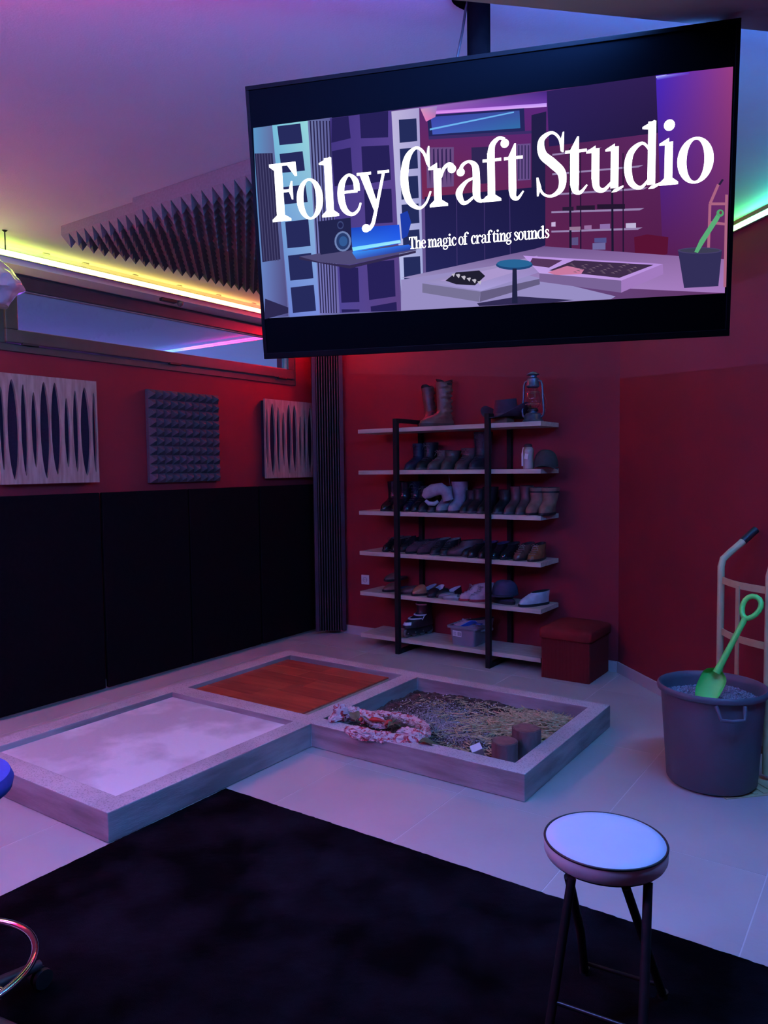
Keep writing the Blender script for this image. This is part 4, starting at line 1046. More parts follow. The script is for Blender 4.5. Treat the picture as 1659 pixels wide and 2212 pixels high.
# ================================================================== BUCKET, SHOVEL, HAND TRUCK
BC = Vector((-.700, 3.545, .008))
bk = empty('plastic_tub', BC, .0, 'big dark blue-grey plastic tub full of grit by the right wall', 'tub')
M_TUB = mat('dark_blue_grey_plastic', (.075, .085, .11), .5, col2=(.085, .095, .12), scale=6, bump=.05, bscale=80)
MB().lathe([(.0, .0), (.178, .0), (.188, .012), (.214, .395), (.214, .405), (.229, .408), (.232, .418), (.229, .430), (.222, .434), (.214, .430), (.208, .405), (.180, .02), (.0, .02)], 64).build('body', M_TUB, bk, smooth=True)
for a0 in (-1.05, PI - 1.05):
    ca, sa = math.cos(a0), math.sin(a0); tx, ty_ = -sa, ca
    def hp(r, t, z): return (ca * r + tx * t, sa * r + ty_ * t, z)
    MB().tube([hp(.222, -.058, .402), hp(.240, -.052, .375), hp(.250, -.047, .352), hp(.252, 0, .348), hp(.250, .047, .352), hp(.240, .052, .375), hp(.222, .058, .402)], .0085, 8).build('handle', M_TUB, bk, smooth=True)
# grit
b = MB()
N = 40
for i in range(N + 1):
    for k in range(48):
        r_ = .205 * i / N; a = 2 * PI * k / 48; x, y = r_ * math.cos(a), r_ * math.sin(a)
        b.v.append((BC.x + x, BC.y + y, .375 + .012 * noise.noise(Vector((x * 8, y * 8, 0))) + .006 * noise.noise(Vector((x * 60, y * 60, 3))) + .035 * (x * .5 + .0)))
for i in range(N):
    for k in range(48):
        k2 = (k + 1) % 48; b.f.append((i * 48 + k, i * 48 + k2, (i + 1) * 48 + k2, (i + 1) * 48 + k))
for _ in range(2600):
    r_ = .20 * math.sqrt(random.random()); a = random.uniform(0, 2 * PI); x, y = r_ * math.cos(a), r_ * math.sin(a)
    s = random.uniform(.003, .0065); z = .379 + .012 * noise.noise(Vector((x * 8, y * 8, 0))) + .035 * x * .5 + random.uniform(0, .004)
    q = [Vector((random.uniform(.7, 1.2) * dx, random.uniform(.7, 1.2) * dy, random.uniform(.6, 1) * dz)) * s + Vector((BC.x + x, BC.y + y, z)) for dx, dy, dz in ((1, 0, 0), (0, 1, 0), (-1, 0, 0), (0, -1, 0), (0, 0, 1), (0, 0, -1))]
    b.add(q, [(0, 1, 4), (1, 2, 4), (2, 3, 4), (3, 0, 4), (1, 0, 5), (2, 1, 5), (3, 2, 5), (0, 3, 5)])
tag(b.build('grit', mat('grey_grit', (.14, .15, .19), .55, col2=(.30, .31, .36), scale=120, detail=2, lo=.4, hi=.7)), 'grey grit filling the big dark tub', 'grit', kind='stuff')

# green shovel
tip = at_y(1517, 1516, 3.47); neck = at_y(1551, 1447, 3.53); top = at_y(1610, 1335, 3.60); grip = at_y(1627, 1303, 3.62)
sh = empty('toy_shovel', tip, 0, 'bright green plastic shovel stuck in the grit of the tub', 'shovel')
M_SHV = mat('bright_green_plastic', (.13, .85, .14), .4, col2=(.12, .8, .13), scale=8)
def sp_(p): return Vector(p) - tip
ax = (neck - tip).normalized(); vw = (CAMP - tip).normalized(); sd = ax.cross(vw).normalized(); fr = sd.cross(ax).normalized()
R = []; Lb = (neck - tip).length
nseg = 15
for i in range(11):
    t = i / 10; w = .052 * (math.sin(min(1, t * 1.25 + .42) * PI / 2)) * (1 if t < .72 else math.sqrt(max(.05, 1 - ((t - .72) / .30) ** 2)))
    dep = .030 * (.35 + .9 * t)
    R.append([ax * (Lb * t) + sd * (math.sin(u) * w) + fr * (-math.cos(u) * dep + dep * .35) for u in [-PI / 2 + PI * k / (nseg - 1) for k in range(nseg)]])
Ro = [[p - fr * .003 for p in r] for r in R]
b = MB(); b.rings([a + c[::-1] for a, c in zip(R, Ro)])
b.build('scoop', M_SHV, sh, smooth=True)
MB().tube([sp_(neck) - ax * .015, sp_(neck + (top - neck) * .1), sp_(neck + (top - neck) * .5), sp_(top)], [.017, .0145, .0125, .0125], 12).build('shaft', M_SHV, sh, smooth=True)
gd = (top - neck).normalized(); gs = (sd * .8 + fr * .35 - gd * (sd * .8 + fr * .35).dot(gd)).normalized()
gp = []
for k in range(17):
    a = PI * 2 * k / 16
    gp.append(sp_(top) + gd * (.052 - .052 * math.cos(a)) + gs * (.040 * math.sin(a) * (0.75 + .35 * (1 - math.cos(a)) / 2)))
MB().tube(gp, .0115, 10, False).build('grip_loop', M_SHV, sh, smooth=True)

# hand truck
c45 = Vector((r2, -r2, 0)); nw = Vector((r2, r2, 0))
HT0 = Vector((-.742, 3.925, 0)); WHT = .345
M_HT = mat('cream_painted_steel', (.60, .52, .27), .45, col2=(.46, .39, .20), scale=7, bump=.05, bscale=60)
hk = empty('hand_truck', HT0, -PI / 4, 'cream painted hand truck behind the tub against the right wall', 'hand truck')
# local: x along the wall (right), y towards the wall, z up
for xx in (0, WHT):
    MB().tube([(xx, 0, .03), (xx, 0, .92), (xx, .01, .955), (xx, .045, .985), (xx, .125, 1.045)], .0165, 14).build('upright', M_HT, hk, smooth=True)
    MB().tube([(xx, .115, 1.038), (xx, .185, 1.094)], .0185, 14).build('grip', M_BLKPL, hk, smooth=True)
    MB().tube([(xx, .105, 1.030), (xx, .118, 1.040)], .0172, 14).build('collar', M_HT, hk, smooth=True)
for z in (.855, .605, .345, .13):
    b = MB(); R = []
    for i in range(13):
        t = i / 12; bow = -.028 * math.sin(PI * t)
        x = .012 + (WHT - .024) * t; y = bow
        R.append([Vector((x, y - .003, z - .016)), Vector((x, y + .003, z - .016)), Vector((x, y + .003, z + .016)), Vector((x, y - .003, z + .016))])
    b.rings(R).build('cross_bar', M_HT, hk, smooth=False)
MB().box(WHT * .5 - .012, WHT * .5 + .012, -.034, -.028, .13, .855).build('centre_bar', M_HT, hk)
# toe plate that carries the tub
b = MB(); b.box(.10, .483, -.29, -.0, 0.0, .004); b.build('toe_plate', M_HT, hk)
for k in range(4):
    MB().box(.12, .47, -.06 - k * .045, -.04 - k * .045, .0045, .0075).build('rib', M_HT, hk)
for xx in (-.0, WHT):
    o = MB().lathe([(.01, -.018), (.06, -.018), (.065, 0), (.06, .018), (.01, .018)], 24).build('wheel', M_BLKPL, hk, smooth=True); o.rotation_euler = (0, PI / 2, 0); o.location = (xx + (.04 if xx else -.04), .075, .066)

# ================================================================== RUG
RX0, RX1, RY0, RY1 = -2.468, 1.1, -1.6, 2.292
b = MB(); nx, ny = 210, 230
M_RUG = bpy.data.materials.new('dark_navy_pile'); M_RUG.use_nodes = True
n_ = M_RUG.node_tree.nodes; l_ = M_RUG.node_tree.links; p_ = n_['Principled BSDF']; p_.inputs['Roughness'].default_value = .95; p_.inputs['Specular IOR Level'].default_value = .03
tc = n_.new('ShaderNodeTexCoord'); a1 = n_.new('ShaderNodeTexNoise'); a1.inputs['Scale'].default_value = 3.2; a1.inputs['Detail'].default_value = 5; a1.inputs['Roughness'].default_value = .6
a2 = n_.new('ShaderNodeTexNoise'); a2.inputs['Scale'].default_value = 350; a2.inputs['Detail'].default_value = 2
r1 = n_.new('ShaderNodeValToRGB'); r1.color_ramp.elements[0].position = .40; r1.color_ramp.elements[1].position = .72
r1.color_ramp.elements[0].color = (.0008, .0012, .0025, 1); r1.color_ramp.elements[1].color = (.013, .015, .022, 1)
mx = n_.new('ShaderNodeMixRGB'); mx.blend_type = 'MULTIPLY'; mx.inputs[0].default_value = .7
l_.new(tc.outputs['Object'], a1.inputs[0]); l_.new(tc.outputs['Object'], a2.inputs[0]); l_.new(a1.outputs['Fac'], r1.inputs[0]); l_.new(r1.outputs[0], mx.inputs[1]); l_.new(a2.outputs['Fac'], mx.inputs[2]); l_.new(mx.outputs[0], p_.inputs['Base Color'])
bp_ = n_.new('ShaderNodeBump'); bp_.inputs['Strength'].default_value = .6; bp_.inputs['Distance'].default_value = .004
l_.new(a2.outputs['Fac'], bp_.inputs['Height']); l_.new(bp_.outputs[0], p_.inputs['Normal'])
for j in range(ny + 1):
    for i in range(nx + 1):
        x = RX0 + (RX1 - RX0) * i / nx; y = RY0 + (RY1 - RY0) * j / ny
        edge = i in (0, nx) or j in (0, ny)
        if edge: x += random.uniform(-.002, .002); y += random.uniform(-.003, .003)
        b.v.append((x, y, .003 if edge else .013 + .003 * noise.noise(Vector((x * 5, y * 5, 0))) + random.uniform(-.001, .001)))
for j in range(ny):
    for i in range(nx):
        a = j * (nx + 1) + i; b.f.append((a, a + 1, a + nx + 2, a + nx + 1))
o_ = len(b.v); b.v += [(RX0, RY0, .0005), (RX1, RY0, .0005), (RX1, RY1, .0005), (RX0, RY1, .0005)]; b.f.append((o_, o_ + 3, o_ + 2, o_ + 1))
rug = b.build('rug', M_RUG, smooth=False); tag(rug, 'large dark navy short-pile rug in front of the concrete pit', 'rug')

# ================================================================== FOLDING STOOL
SC = Vector((-.641, 1.930, .015))
st = empty('folding_stool', SC, 0, 'round white-topped folding stool with black legs on the rug', 'stool')
SR_ = .157; SZ = .418
MB().lathe([(.0, SZ - .046), (SR_ - .004, SZ - .046), (SR_ + .001, SZ - .036), (SR_ + .002, SZ - .014), (SR_ - .001, SZ - .005)], 64, cap1=False).build('seat_side', mat('white_vinyl_band', (.62, .60, .62), .5, col2=(.58, .56, .58), scale=12, bump=.1, bscale=20), st, smooth=True)
MB().lathe([(SR_ - .002, SZ - .006), (SR_ - .006, SZ - .001), (SR_ - .03, SZ + .003), (.06, SZ + .006), (.0, SZ + .006)], 64, cap0=False).build('seat_top', mat('white_vinyl', (.60, .68, .80), .4, col2=(.57, .65, .77), scale=6), st, smooth=True)
MB().tube([((SR_ - .0005) * math.cos(a), (SR_ - .0005) * math.sin(a), SZ - .004) for a in [2 * PI * k / 64 for k in range(65)]], .0032, 8, False).build('piping', M_BLKPL, st, smooth=True)
MB().lathe([(.0, SZ - .052), (SR_ - .010, SZ - .052), (SR_ - .003, SZ - .045), (.0, SZ - .045)], 48).build('base_board', M_BLKPL, st, smooth=True)
def sl_(px, py, z): return at_z(px, py, z) - SC
zf = .018
fb1 = sl_(1263, 2098, zf); fb2 = sl_(1432, 2150, zf)          # far feet
LT = SZ - .052
t1 = Vector(sl_(1228, 1893, LT + SC.z)); t2 = Vector(sl_(1400, 1905, LT + SC.z)); t3 = Vector(sl_(1235, 1897, LT + SC.z)); t4 = Vector(sl_(1352, 1916, LT + SC.z))
t1.z = t2.z = t3.z = t4.z = LT
fn1 = sl_(1183, 2240, zf); fn2 = sl_(1385, 2330, zf)
rr = .0115
# outer U frame: near feet -> far top ; inner U frame: far feet -> near top
def leg(a, mid, c): return MB().tube([a, a + (mid - a) * .5, mid, c], rr, 12)
m1 = t1 + (fb1 - t1) * .55 + Vector((.008, .0, 0)); m2 = t4 + (fb2 - t4) * .5
m3 = t3 + (fn1 - t3) * .4; m4 = t2 + (fn2 - t2) * .4
for a, m_, c in ((t1, m1, fb1), (t4, m2, fb2), (t3, m3, fn1), (t2, m4, fn2)):
    leg(a, m_, c).build('leg', M_STEEL, st, smooth=True)
for c in (fb1, fb2, fn1, fn2):
    MB().lathe([(.0, -.014), (.013, -.014), (.014, .012), (.0, .012)], 12, c).build('rubber_foot', M_BLKPL, st, smooth=True)
MB().tube([fb1 + (t1 - fb1) * .10, fb2 + (t4 - fb2) * .10], .0055, 10).build('cross_rail', mat('dark_steel_rail', (.05, .045, .05), .3, .8), st, smooth=True)
MB().tube([fn1 + (t3 - fn1) * .22, fn2 + (t2 - fn2) * .22], .0055, 10).build('cross_rail', mat('dark_steel_rail', (.05, .045, .05), .3, .8), st, smooth=True)

# ================================================================== DRAFTING STOOL AT LEFT EDGE
DS = Vector((-1.91, .845, .014))
ds = empty('drafting_stool', DS, 0, 'blue swivel stool with chrome foot ring, cut off at the left edge', 'stool')
RR = .20
MB().tube([(RR * math.cos(a), RR * math.sin(a), .19) for a in [2 * PI * k / 64 for k in range(65)]], .0095, 12, False).build('foot_ring', M_CHROME, ds, smooth=True)
for a in (.2, .2 + 2 * PI / 3, .2 + 4 * PI / 3):
    MB().tube([(.03 * math.cos(a), .03 * math.sin(a), .21), (RR * math.cos(a), RR * math.sin(a), .19)], .007, 8).build('ring_spoke', M_CHROME, ds, smooth=True)
MB().lathe([(.0, .07), (.03, .07), (.027, .25), (.027, .30), (.018, .30), (.018, .59), (.06, .595), (.0, .60)], 24).build('gas_column', M_BLKPL, ds, smooth=True)
sr = .18; hs = .09
MB().lathe([(.0, .51 + hs), (sr - .03, .512 + hs), (sr - .004, .53 + hs), (sr, .548 + hs), (sr - .008, .568 + hs), (sr - .04, .578 + hs), (.0, .582 + hs)], 48).build('seat', mat('blue_seat_fabric', (.03, .07, .45), .7, col2=(.025, .06, .40), scale=80), ds, smooth=True, loc=(-.025, 0, 0))
cst = Vector((-.01, .25, 0))
a0 = math.atan2(cst.y, cst.x); Ra = cst.length * .98
for k in range(5):
    a = a0 + 2 * PI * k / 5; e = Vector((math.cos(a) * Ra, math.sin(a) * Ra, 0))
    MB().tube([Vector((0, 0, .085)), e * .6 + Vector((0, 0, .075)), e + Vector((0, 0, .062))], [.024, .018, .013], 10).build('base_arm', mat('dark_grey_base', (.03, .03, .035), .4), ds, smooth=True)
    cs = MB()
    tdir = Vector((-math.sin(a), math.cos(a), 0))
    for s in (-1, 1):
        cs.tube([e + tdir * (s * .006) + Vector((0, 0, .027)), e + tdir * (s * .020) + Vector((0, 0, .027))], .026, 16)
    cs.build('caster', M_BLKPL, ds, smooth=True)

# ================================================================== HANGING PLASTIC-WRAPPED LAMP, top left
hp0 = at_z(10, 497, CEIL)
hl = empty('wrapped_lamp', (hp0.x, hp0.y, CEIL), 0, 'lamp wrapped in crinkled clear plastic hanging at the left edge', 'lamp')
dist = (hp0 - CAMP).length
MB().lathe([(.0, -.008), (.006, -.008), (.014, -.002), (.0, 0)], 16).build('ceiling_hook', M_STEEL, hl, smooth=True)
MB().tube([(0, 0, -.005), (.0, 0, -.10)], .0035, 6).build('cord', M_STEEL, hl)
b = MB(); R = []
for i in range(26):
    t = i / 25; z = -.07 - .30 * t
    r_ = .004 + .150 * math.sin(min(1, t / .72) * PI / 2) ** 1.4 if t < .72 else .154 - .075 * ((t - .72) / .28) ** .6
    R.append([Vector((r_ * math.cos(a) * (1 + .16 * noise.noise(Vector((math.cos(a) * 3, math.sin(a) * 3, t * 9))) + .08 * noise.noise(Vector((math.cos(a) * 9, math.sin(a) * 9, t * 16)))),
                      r_ * math.sin(a) * (1 + .14 * noise.noise(Vector((math.cos(a) * 3, math.sin(a) * 3, t * 9 + 5)))), z + .012 * noise.noise(Vector((a, t * 6, 2))))) for a in [2 * PI * k / 48 for k in range(48)]])
M_WRAP = mat('crinkled_clear_plastic', (.62, .58, .66), .18, col2=(.5, .46, .56), scale=10, bump=.5, bscale=20, trans=.25, coat=.6)
wl_ = b.rings(R, True, True).build('plastic_wrap', M_WRAP, hl, smooth=True); wl_.location = (-.105, -.03, 0)

# ================================================================== TELEVISION
TU = Vector((.9300, .3675, .0025)).normalized()
TN_ = Vector((.364, -.923, -.125)); TN_ = (TN_ - TU * TN_.dot(TU)).normalized()
TVv = TN_.cross(TU).normalized()
if TVv.z < 0: TVv = -TVv
cen = CAMP + ray(1069, 430).normalized() * 2.12
def tvuv(px, py):
    p = at_plane(px, py, cen, TN_) - cen
    return p.dot(TU), p.dot(TVv)
c4 = [tvuv(528, 187), tvuv(1601, 37), tvuv(1577, 725), tvuv(571, 776)]
u0 = (c4[0][0] + c4[3][0]) / 2; u1 = (c4[1][0] + c4[2][0]) / 2; v1 = (c4[0][1] + c4[1][1]) / 2; v0 = (c4[2][1] + c4[3][1]) / 2
MTV = Matrix((TU, TVv, TN_)).transposed().to_4x4(); MTV.translation = cen
tv = bpy.data.objects.new('television', None); COL.objects.link(tv); tv.matrix_world = MTV; tv.empty_display_size = .1
tag(tv, 'large flat television hanging from the ceiling and showing a title', 'television')
TT = .045
MB().box(u0 + .006, u1 - .006, v0 + .006, v1 - .006, -TT, -.004).build('back_cover', M_BLKPL, tv, bevel=.008)
b = MB()
for q in ((u0, u1, v0, v0 + .016), (u0, u1, v1 - .011, v1), (u0, u0 + .010, v0 + .016, v1 - .011), (u1 - .010, u1, v0 + .016, v1 - .011)):
    b.box(q[0], q[1], q[2], q[3], -.022, .0)
b.build('bezel', mat('thin_black_bezel', (.003, .003, .004), .6, col2=(.004, .004, .005), scale=10, spec=.02), tv, bevel=.0012)
MB().box(u0 + .010, u1 - .010, v0 + .016, v1 - .011, -.010, -.003).build('screen_glass', mat('black_screen', (.0015, .002, .003), .5, spec=0.), tv)

# picture on the screen: flat coloured shapes in one emissive sheet
pv, pf_, pc = [], [], []
layer = [0]
def poly(pts, col, cols=None):
    layer[0] += 1
    z = -.0028 + layer[0] * 5e-6
    o = len(pv)
    for i, (x, y) in enumerate(pts):
        u, v = tvuv(x, y); pv.append((u, v, z)); c = cols[i] if cols else col; pc.append(srgb(*c))
    pf_.append(tuple(range(o, o + len(pts))))
def quadgrid(a, b_, c, d, cols, n=8):
    """a,b,c,d corners (tl,tr,br,bl) with 4 colours, subdivided"""
    layer[0] += 1; z = -.0028 + layer[0] * 5e-6; o = len(pv)
    ua = [Vector(tvuv(*q)) for q in (a, b_, c, d)]
    for j in range(n + 1):
        for i in range(n + 1):
            s, t = i / n, j / n
            p = ua[0] * (1 - s) * (1 - t) + ua[1] * s * (1 - t) + ua[2] * s * t + ua[3] * (1 - s) * t
            cc = [sum(w * q[k] for w, q in zip(((1 - s) * (1 - t), s * (1 - t), s * t, (1 - s) * t), cols)) for k in range(3)]
            pv.append((p.x, p.y, z)); pc.append(srgb(*cc))
    for j in range(n):
        for i in range(n):
            q = o + j * (n + 1) + i; pf_.append((q, q + 1, q + n + 2, q + n + 1))
TL, TR, BR_, BL = (546, 276), (1584, 143), (1566, 633), (565, 688)
quadgrid(TL, TR, BR_, BL, [(70, 65, 130), (120, 45, 120), (95, 50, 100), (110, 120, 180)])
# far left wall and slats
quadgrid((546, 276), (590, 270), (622, 683), (565, 688), [(90, 150, 200), (100, 110, 160), (80, 75, 130), (110, 130, 200)], 4)
poly([(549, 331), (588, 330), (605, 560), (566, 566)], (45, 42, 82))
for k in range(6): poly([(552 + k * 6, 331), (554 + k * 6, 331), (571 + k * 6, 563), (569 + k * 6, 563)], (70, 68, 110))
# cyan column with dark squares
quadgrid((587, 270), (664, 260), (692, 680), (625, 685), [(120, 190, 220), (150, 215, 220), (120, 140, 220), (110, 130, 210)], 5)
for k, (y0, y1) in enumerate(((268, 312), (328, 372), (400, 440), (475, 535), (548, 605), (617, 675))):
    s = (y0 - 268) / 12.
    poly([(598 + s, y0 + 4), (648 + s, y0 - 2), (652 + s + 1, y1 - 4), (602 + s + 1, y1 + 1)], (38, 42, 92))
# slatted strip
quadgrid((664, 260), (716, 253), (733, 674), (690, 680), [(110, 120, 170), (90, 90, 150), (110, 105, 170), (120, 120, 190)], 4)
for k in range(7): poly([(668 + k * 7, 260), (671 + k * 7, 260), (694 + k * 5.6, 676), (691.5 + k * 5.6, 676)], (42, 38, 80))
# violet pillar with dark panels
quadgrid((712, 255), (845, 238), (866, 671), (733, 676), [(66, 52, 128), (88, 68, 150), (90, 66, 130), (80, 70, 150)], 5)
for (a, b_, c, d) in (((716, 255), (752, 250), (757, 298), (715, 308)), ((776, 246), (838, 239), (838, 296), (779, 298)), ((716, 326), (757, 318), (762, 398), (722, 402)),
                      ((780, 316), (840, 313), (844, 388), (784, 398)), ((786, 410), (845, 407), (848, 480), (789, 484)), ((732, 574), (773, 578), (776, 652), (737, 654)),
                      ((792, 567), (851, 561), (854, 640), (797, 648)), ((737, 668), (776, 668), (776, 673), (738, 675)), ((800, 662), (856, 652), (857, 671), (801, 673))):
    poly([a, b_, c, d], (38, 32, 88))
# white column
quadgrid((845, 240), (905, 232), (914, 625), (866, 632), [(190, 180, 220), (170, 160, 210), (160, 170, 220), (180, 190, 235)], 4)
for k, (y0, y1) in enumerate(((257, 307), (320, 366), (381, 430), (441, 484), (497, 540), (555, 606))):
    poly([(861 + k * 2, y0 + 1), (899 + k * 1.6, y0 - 2), (901 + k * 1.6, y1 - 3), (863 + k * 2, y1 + 1)], (36, 44, 92))
# red wall with the window and led
quadgrid((905, 232), (1181, 196), (1190, 420), (912, 430), [(90, 40, 110), (90, 40, 130), (95, 38, 90), (120, 40, 80)], 5)
quadgrid((905, 232), (1181, 196), (1181, 226), (940, 252), [(170, 120, 200), (70, 40, 130), (110, 60, 170), (150, 70, 190)], 4)
quadgrid((920, 240), (1181, 222), (1181, 230), (922, 246), [(200, 120, 230), (190, 150, 250), (220, 180, 255), (230, 150, 240)], 3)
poly([(922, 248), (1132, 233), (1134, 286), (926, 298)], (36, 38, 92))
quadgrid((930, 252), (1122, 238), (1124, 276), (934, 290), [(60, 70, 170), (60, 80, 160), (50, 110, 170), (70, 90, 190)], 3)
poly([(928, 277), (1110, 240), (1110, 243), (928, 281)], (110, 180, 240))
poly([(925, 294), (1160, 281), (1160, 287), (926, 301)], (60, 45, 105))
quadgrid((908, 235), (944, 228), (940, 252), (920, 262), [(210, 150, 190), (150, 130, 200), (190, 120, 180), (230, 120, 190)], 3)
# wall panels in the picture
poly([(920, 318), (980, 317), (980, 402), (922, 406)], (105, 75, 130))
for k in range(6): poly([(926 + k * 9, 322), (929 + k * 9, 320), (930 + k * 9, 360), (929 + k * 9, 402), (926 + k * 9, 360)], (50, 35, 85))
poly([(1018, 318), (1060, 316), (1060, 395), (1020, 398)], (48, 38, 84))
poly([(1116, 311), (1146, 309), (1146, 388), (1118, 390)], (105, 80, 140))
for k in range(4): poly([(1119 + k * 7, 313), (1122 + k * 7, 313), (1122 + k * 7, 386), (1119 + k * 7, 386)], (60, 45, 95))
poly([(1148, 248), (1180, 240), (1178, 530), (1148, 535)], (34, 30, 72))
# dark panels low
quadgrid((917, 425), (1178, 402), (1178, 530), (920, 612), [(34, 30, 80), (28, 26, 70), (30, 28, 74), (36, 38, 92)], 4)
for x in (985, 1045, 1100): poly([(x, 420), (x + 1.5, 420), (x + 3, 590 - (x - 985) * .3), (x + 1.5, 590 - (x - 985) * .3)], (66, 52, 110))
# back red wall, dark tv, right wall
quadgrid((1178, 300), (1430, 270), (1440, 560), (1178, 548), [(80, 34, 84), (95, 40, 100), (80, 28, 72), (95, 34, 80)], 4)
quadgrid((1181, 196), (1417, 162), (1432, 285), (1186, 316), [(44, 32, 92), (48, 30, 84), (36, 24, 66), (38, 30, 84)], 4)
quadgrid((1417, 162), (1584, 143), (1570, 560), (1432, 560), [(70, 40, 190), (150, 60, 130), (90, 38, 90), (86, 30, 80)], 6)
poly([(1417, 164), (1442, 160), (1418, 168)], (200, 200, 255))
quadgrid((1418, 164), (1490, 155), (1488, 160), (1420, 172), [(180, 190, 255), (80, 50, 210), (110, 60, 170), (70, 50, 210)], 3)
# shelves in the picture
for (xa, ya, xb, yb) in ((1193, 332, 1300, 318), (1193, 374, 1390, 356), (1206, 417, 1400, 404), (1191, 456, 1392, 449), (1191, 498, 1388, 491)):
    poly([(xa, ya), (xb, yb), (xb - 10, yb + 5), (xa, ya + 4)], (150, 130, 175))
for x in (1229, 1320): poly([(x, 320), (x + 4, 320), (x + 6, 558), (x + 1, 555)], (28, 22, 50))
for x in (1253, 1345): poly([(x, 330), (x + 2, 330), (x + 3, 545), (x, 545)], (34, 20, 52))
for x, y, w, h, c in ((1215, 447, 24, 8, (40, 26, 54)), (1245, 444, 40, 9, (38, 24, 50)), (1290, 441, 60, 10, (36, 22, 48)), (1230, 490, 24, 7, (150, 120, 150)), (1262, 487, 16, 8, (150, 110, 160)),
                      (1296, 484, 22, 10, (140, 110, 170)), (1352, 482, 22, 10, (190, 180, 215)), (1235, 513, 14, 16, (90, 80, 130)), (1280, 525, 28, 14, (110, 105, 160)), (1284, 514, 26, 10, (80, 80, 140)), (1191, 480, 9, 9, (200, 180, 220))):
    poly([(x, y), (x + w, y - 1), (x + w, y + h), (x, y + h)], c)
poly([(1216, 543), (1388, 546), (1386, 552), (1216, 549)], (120, 95, 140))
poly([(1370, 512), (1398, 506), (1444, 512), (1442, 548), (1418, 556), (1372, 556)], (88, 18, 52))
# floor
quadgrid((866, 600), (1180, 532), (1568, 560), (1566, 633), [(150, 140, 190), (110, 85, 140), (150, 110, 170), (165, 120, 190)], 5)
poly([(866, 604), (1060, 575), (1330, 640), (1320, 646), (866, 671)], (150, 140, 195))
poly([(1030, 655), (1120, 640), (1240, 648), (1190, 654), (1035, 661)], (48, 42, 82))
# pit in the picture
quadgrid((915, 608), (1160, 552), (1190, 580), (1040, 628), [(150, 140, 190), (160, 140, 190), (150, 130, 190), (170, 160, 220)], 3)
poly([(950, 606), (1130, 566), (1150, 576), (1030, 612)], (170, 150, 205))
poly([(912, 612), (1038, 630), (1035, 652), (912, 632)], (118, 112, 150)); poly([(1038, 630), (1166, 602), (1166, 614), (1036, 652)], (100, 92, 130))
poly([(962, 606), (985, 588), (1035, 584), (1048, 596), (1026, 616), (985, 614)], (32, 30, 48))
for k in range(14): poly([(975 + (k * 23) % 58, 592 + (k * 7) % 18), (983 + (k * 23) % 58, 590 + (k * 7) % 18), (980 + (k * 23) % 58, 598 + (k * 7) % 18)], (190, 185, 200))
quadgrid((1130, 552), (1432, 570), (1345, 606), (1165, 590), [(190, 150, 230), (180, 140, 220), (190, 150, 225), (190, 160, 230)], 3)
poly([(1150, 557), (1215, 562), (1186, 578), (1142, 572)], (84, 52, 92)); poly([(1240, 562), (1412, 572), (1338, 600), (1186, 584)], (62, 44, 74))
poly([(1183, 588), (1225, 574), (1262, 582), (1255, 592), (1200, 594)], (200, 120, 160))
for k in range(30): poly([(1230 + (k * 41) % 140, 570 + (k * 11) % 20), (1236 + (k * 41) % 140, 569 + (k * 11) % 20), (1240 + (k * 41) % 140, 572 + (k * 11) % 20)], (110, 90, 110))
poly([(1165, 590), (1342, 606), (1342, 632), (1165, 608)], (120, 98, 150)); poly([(1342, 606), (1432, 570), (1433, 592), (1342, 632)], (160, 120, 190))
# desk and speaker
poly([(646, 554), (760, 536), (884, 528), (900, 540), (755, 572), (690, 566)], (80, 75, 120))
quadgrid((760, 545), (882, 528), (896, 538), (770, 560), [(60, 150, 250), (40, 100, 230), (40, 60, 150), (60, 90, 190)], 3)
poly([(646, 554), (690, 566), (755, 573), (898, 541), (898, 546), (755, 580), (646, 560)], (50, 42, 80))
quadgrid((756, 492), (862, 485), (866, 525), (762, 545), [(30, 70, 190), (30, 80, 220), (40, 100, 240), (60, 140, 250)], 4)
quadgrid((760, 534), (864, 518), (866, 524), (762, 542), [(120, 220, 255), (150, 220, 255), (170, 240, 255), (130, 230, 255)], 2)
poly([(686, 478), (757, 470), (760, 540), (692, 550)], (34, 36, 78))
def disc(cx, cy, rx, ry, c, n=20): poly([(cx + rx * math.cos(2 * PI * k / n), cy + ry * math.sin(2 * PI * k / n)) for k in range(n)], c)
disc(740, 521, 18, 22, (110, 130, 180)); disc(740, 521, 14, 18, (40, 60, 110)); disc(741, 521, 9, 11, (50, 90, 150)); disc(735, 486, 7, 9, (60, 70, 120)); disc(735, 486, 5, 6, (32, 34, 80))
poly([(864, 462), (880, 455), (888, 480), (880, 510), (868, 516)], (30, 60, 170))
# round stool in the picture
disc(1111, 572, 40, 11, (30, 70, 120)); disc(1111, 569, 38, 9, (40, 100, 150)); poly([(1107, 580), (1116, 580), (1118, 655), (1106, 655)], (32, 34, 66))
# desk at far left bottom
poly([(572, 645), (622, 664), (622, 676), (570, 690)], (44, 40, 80))
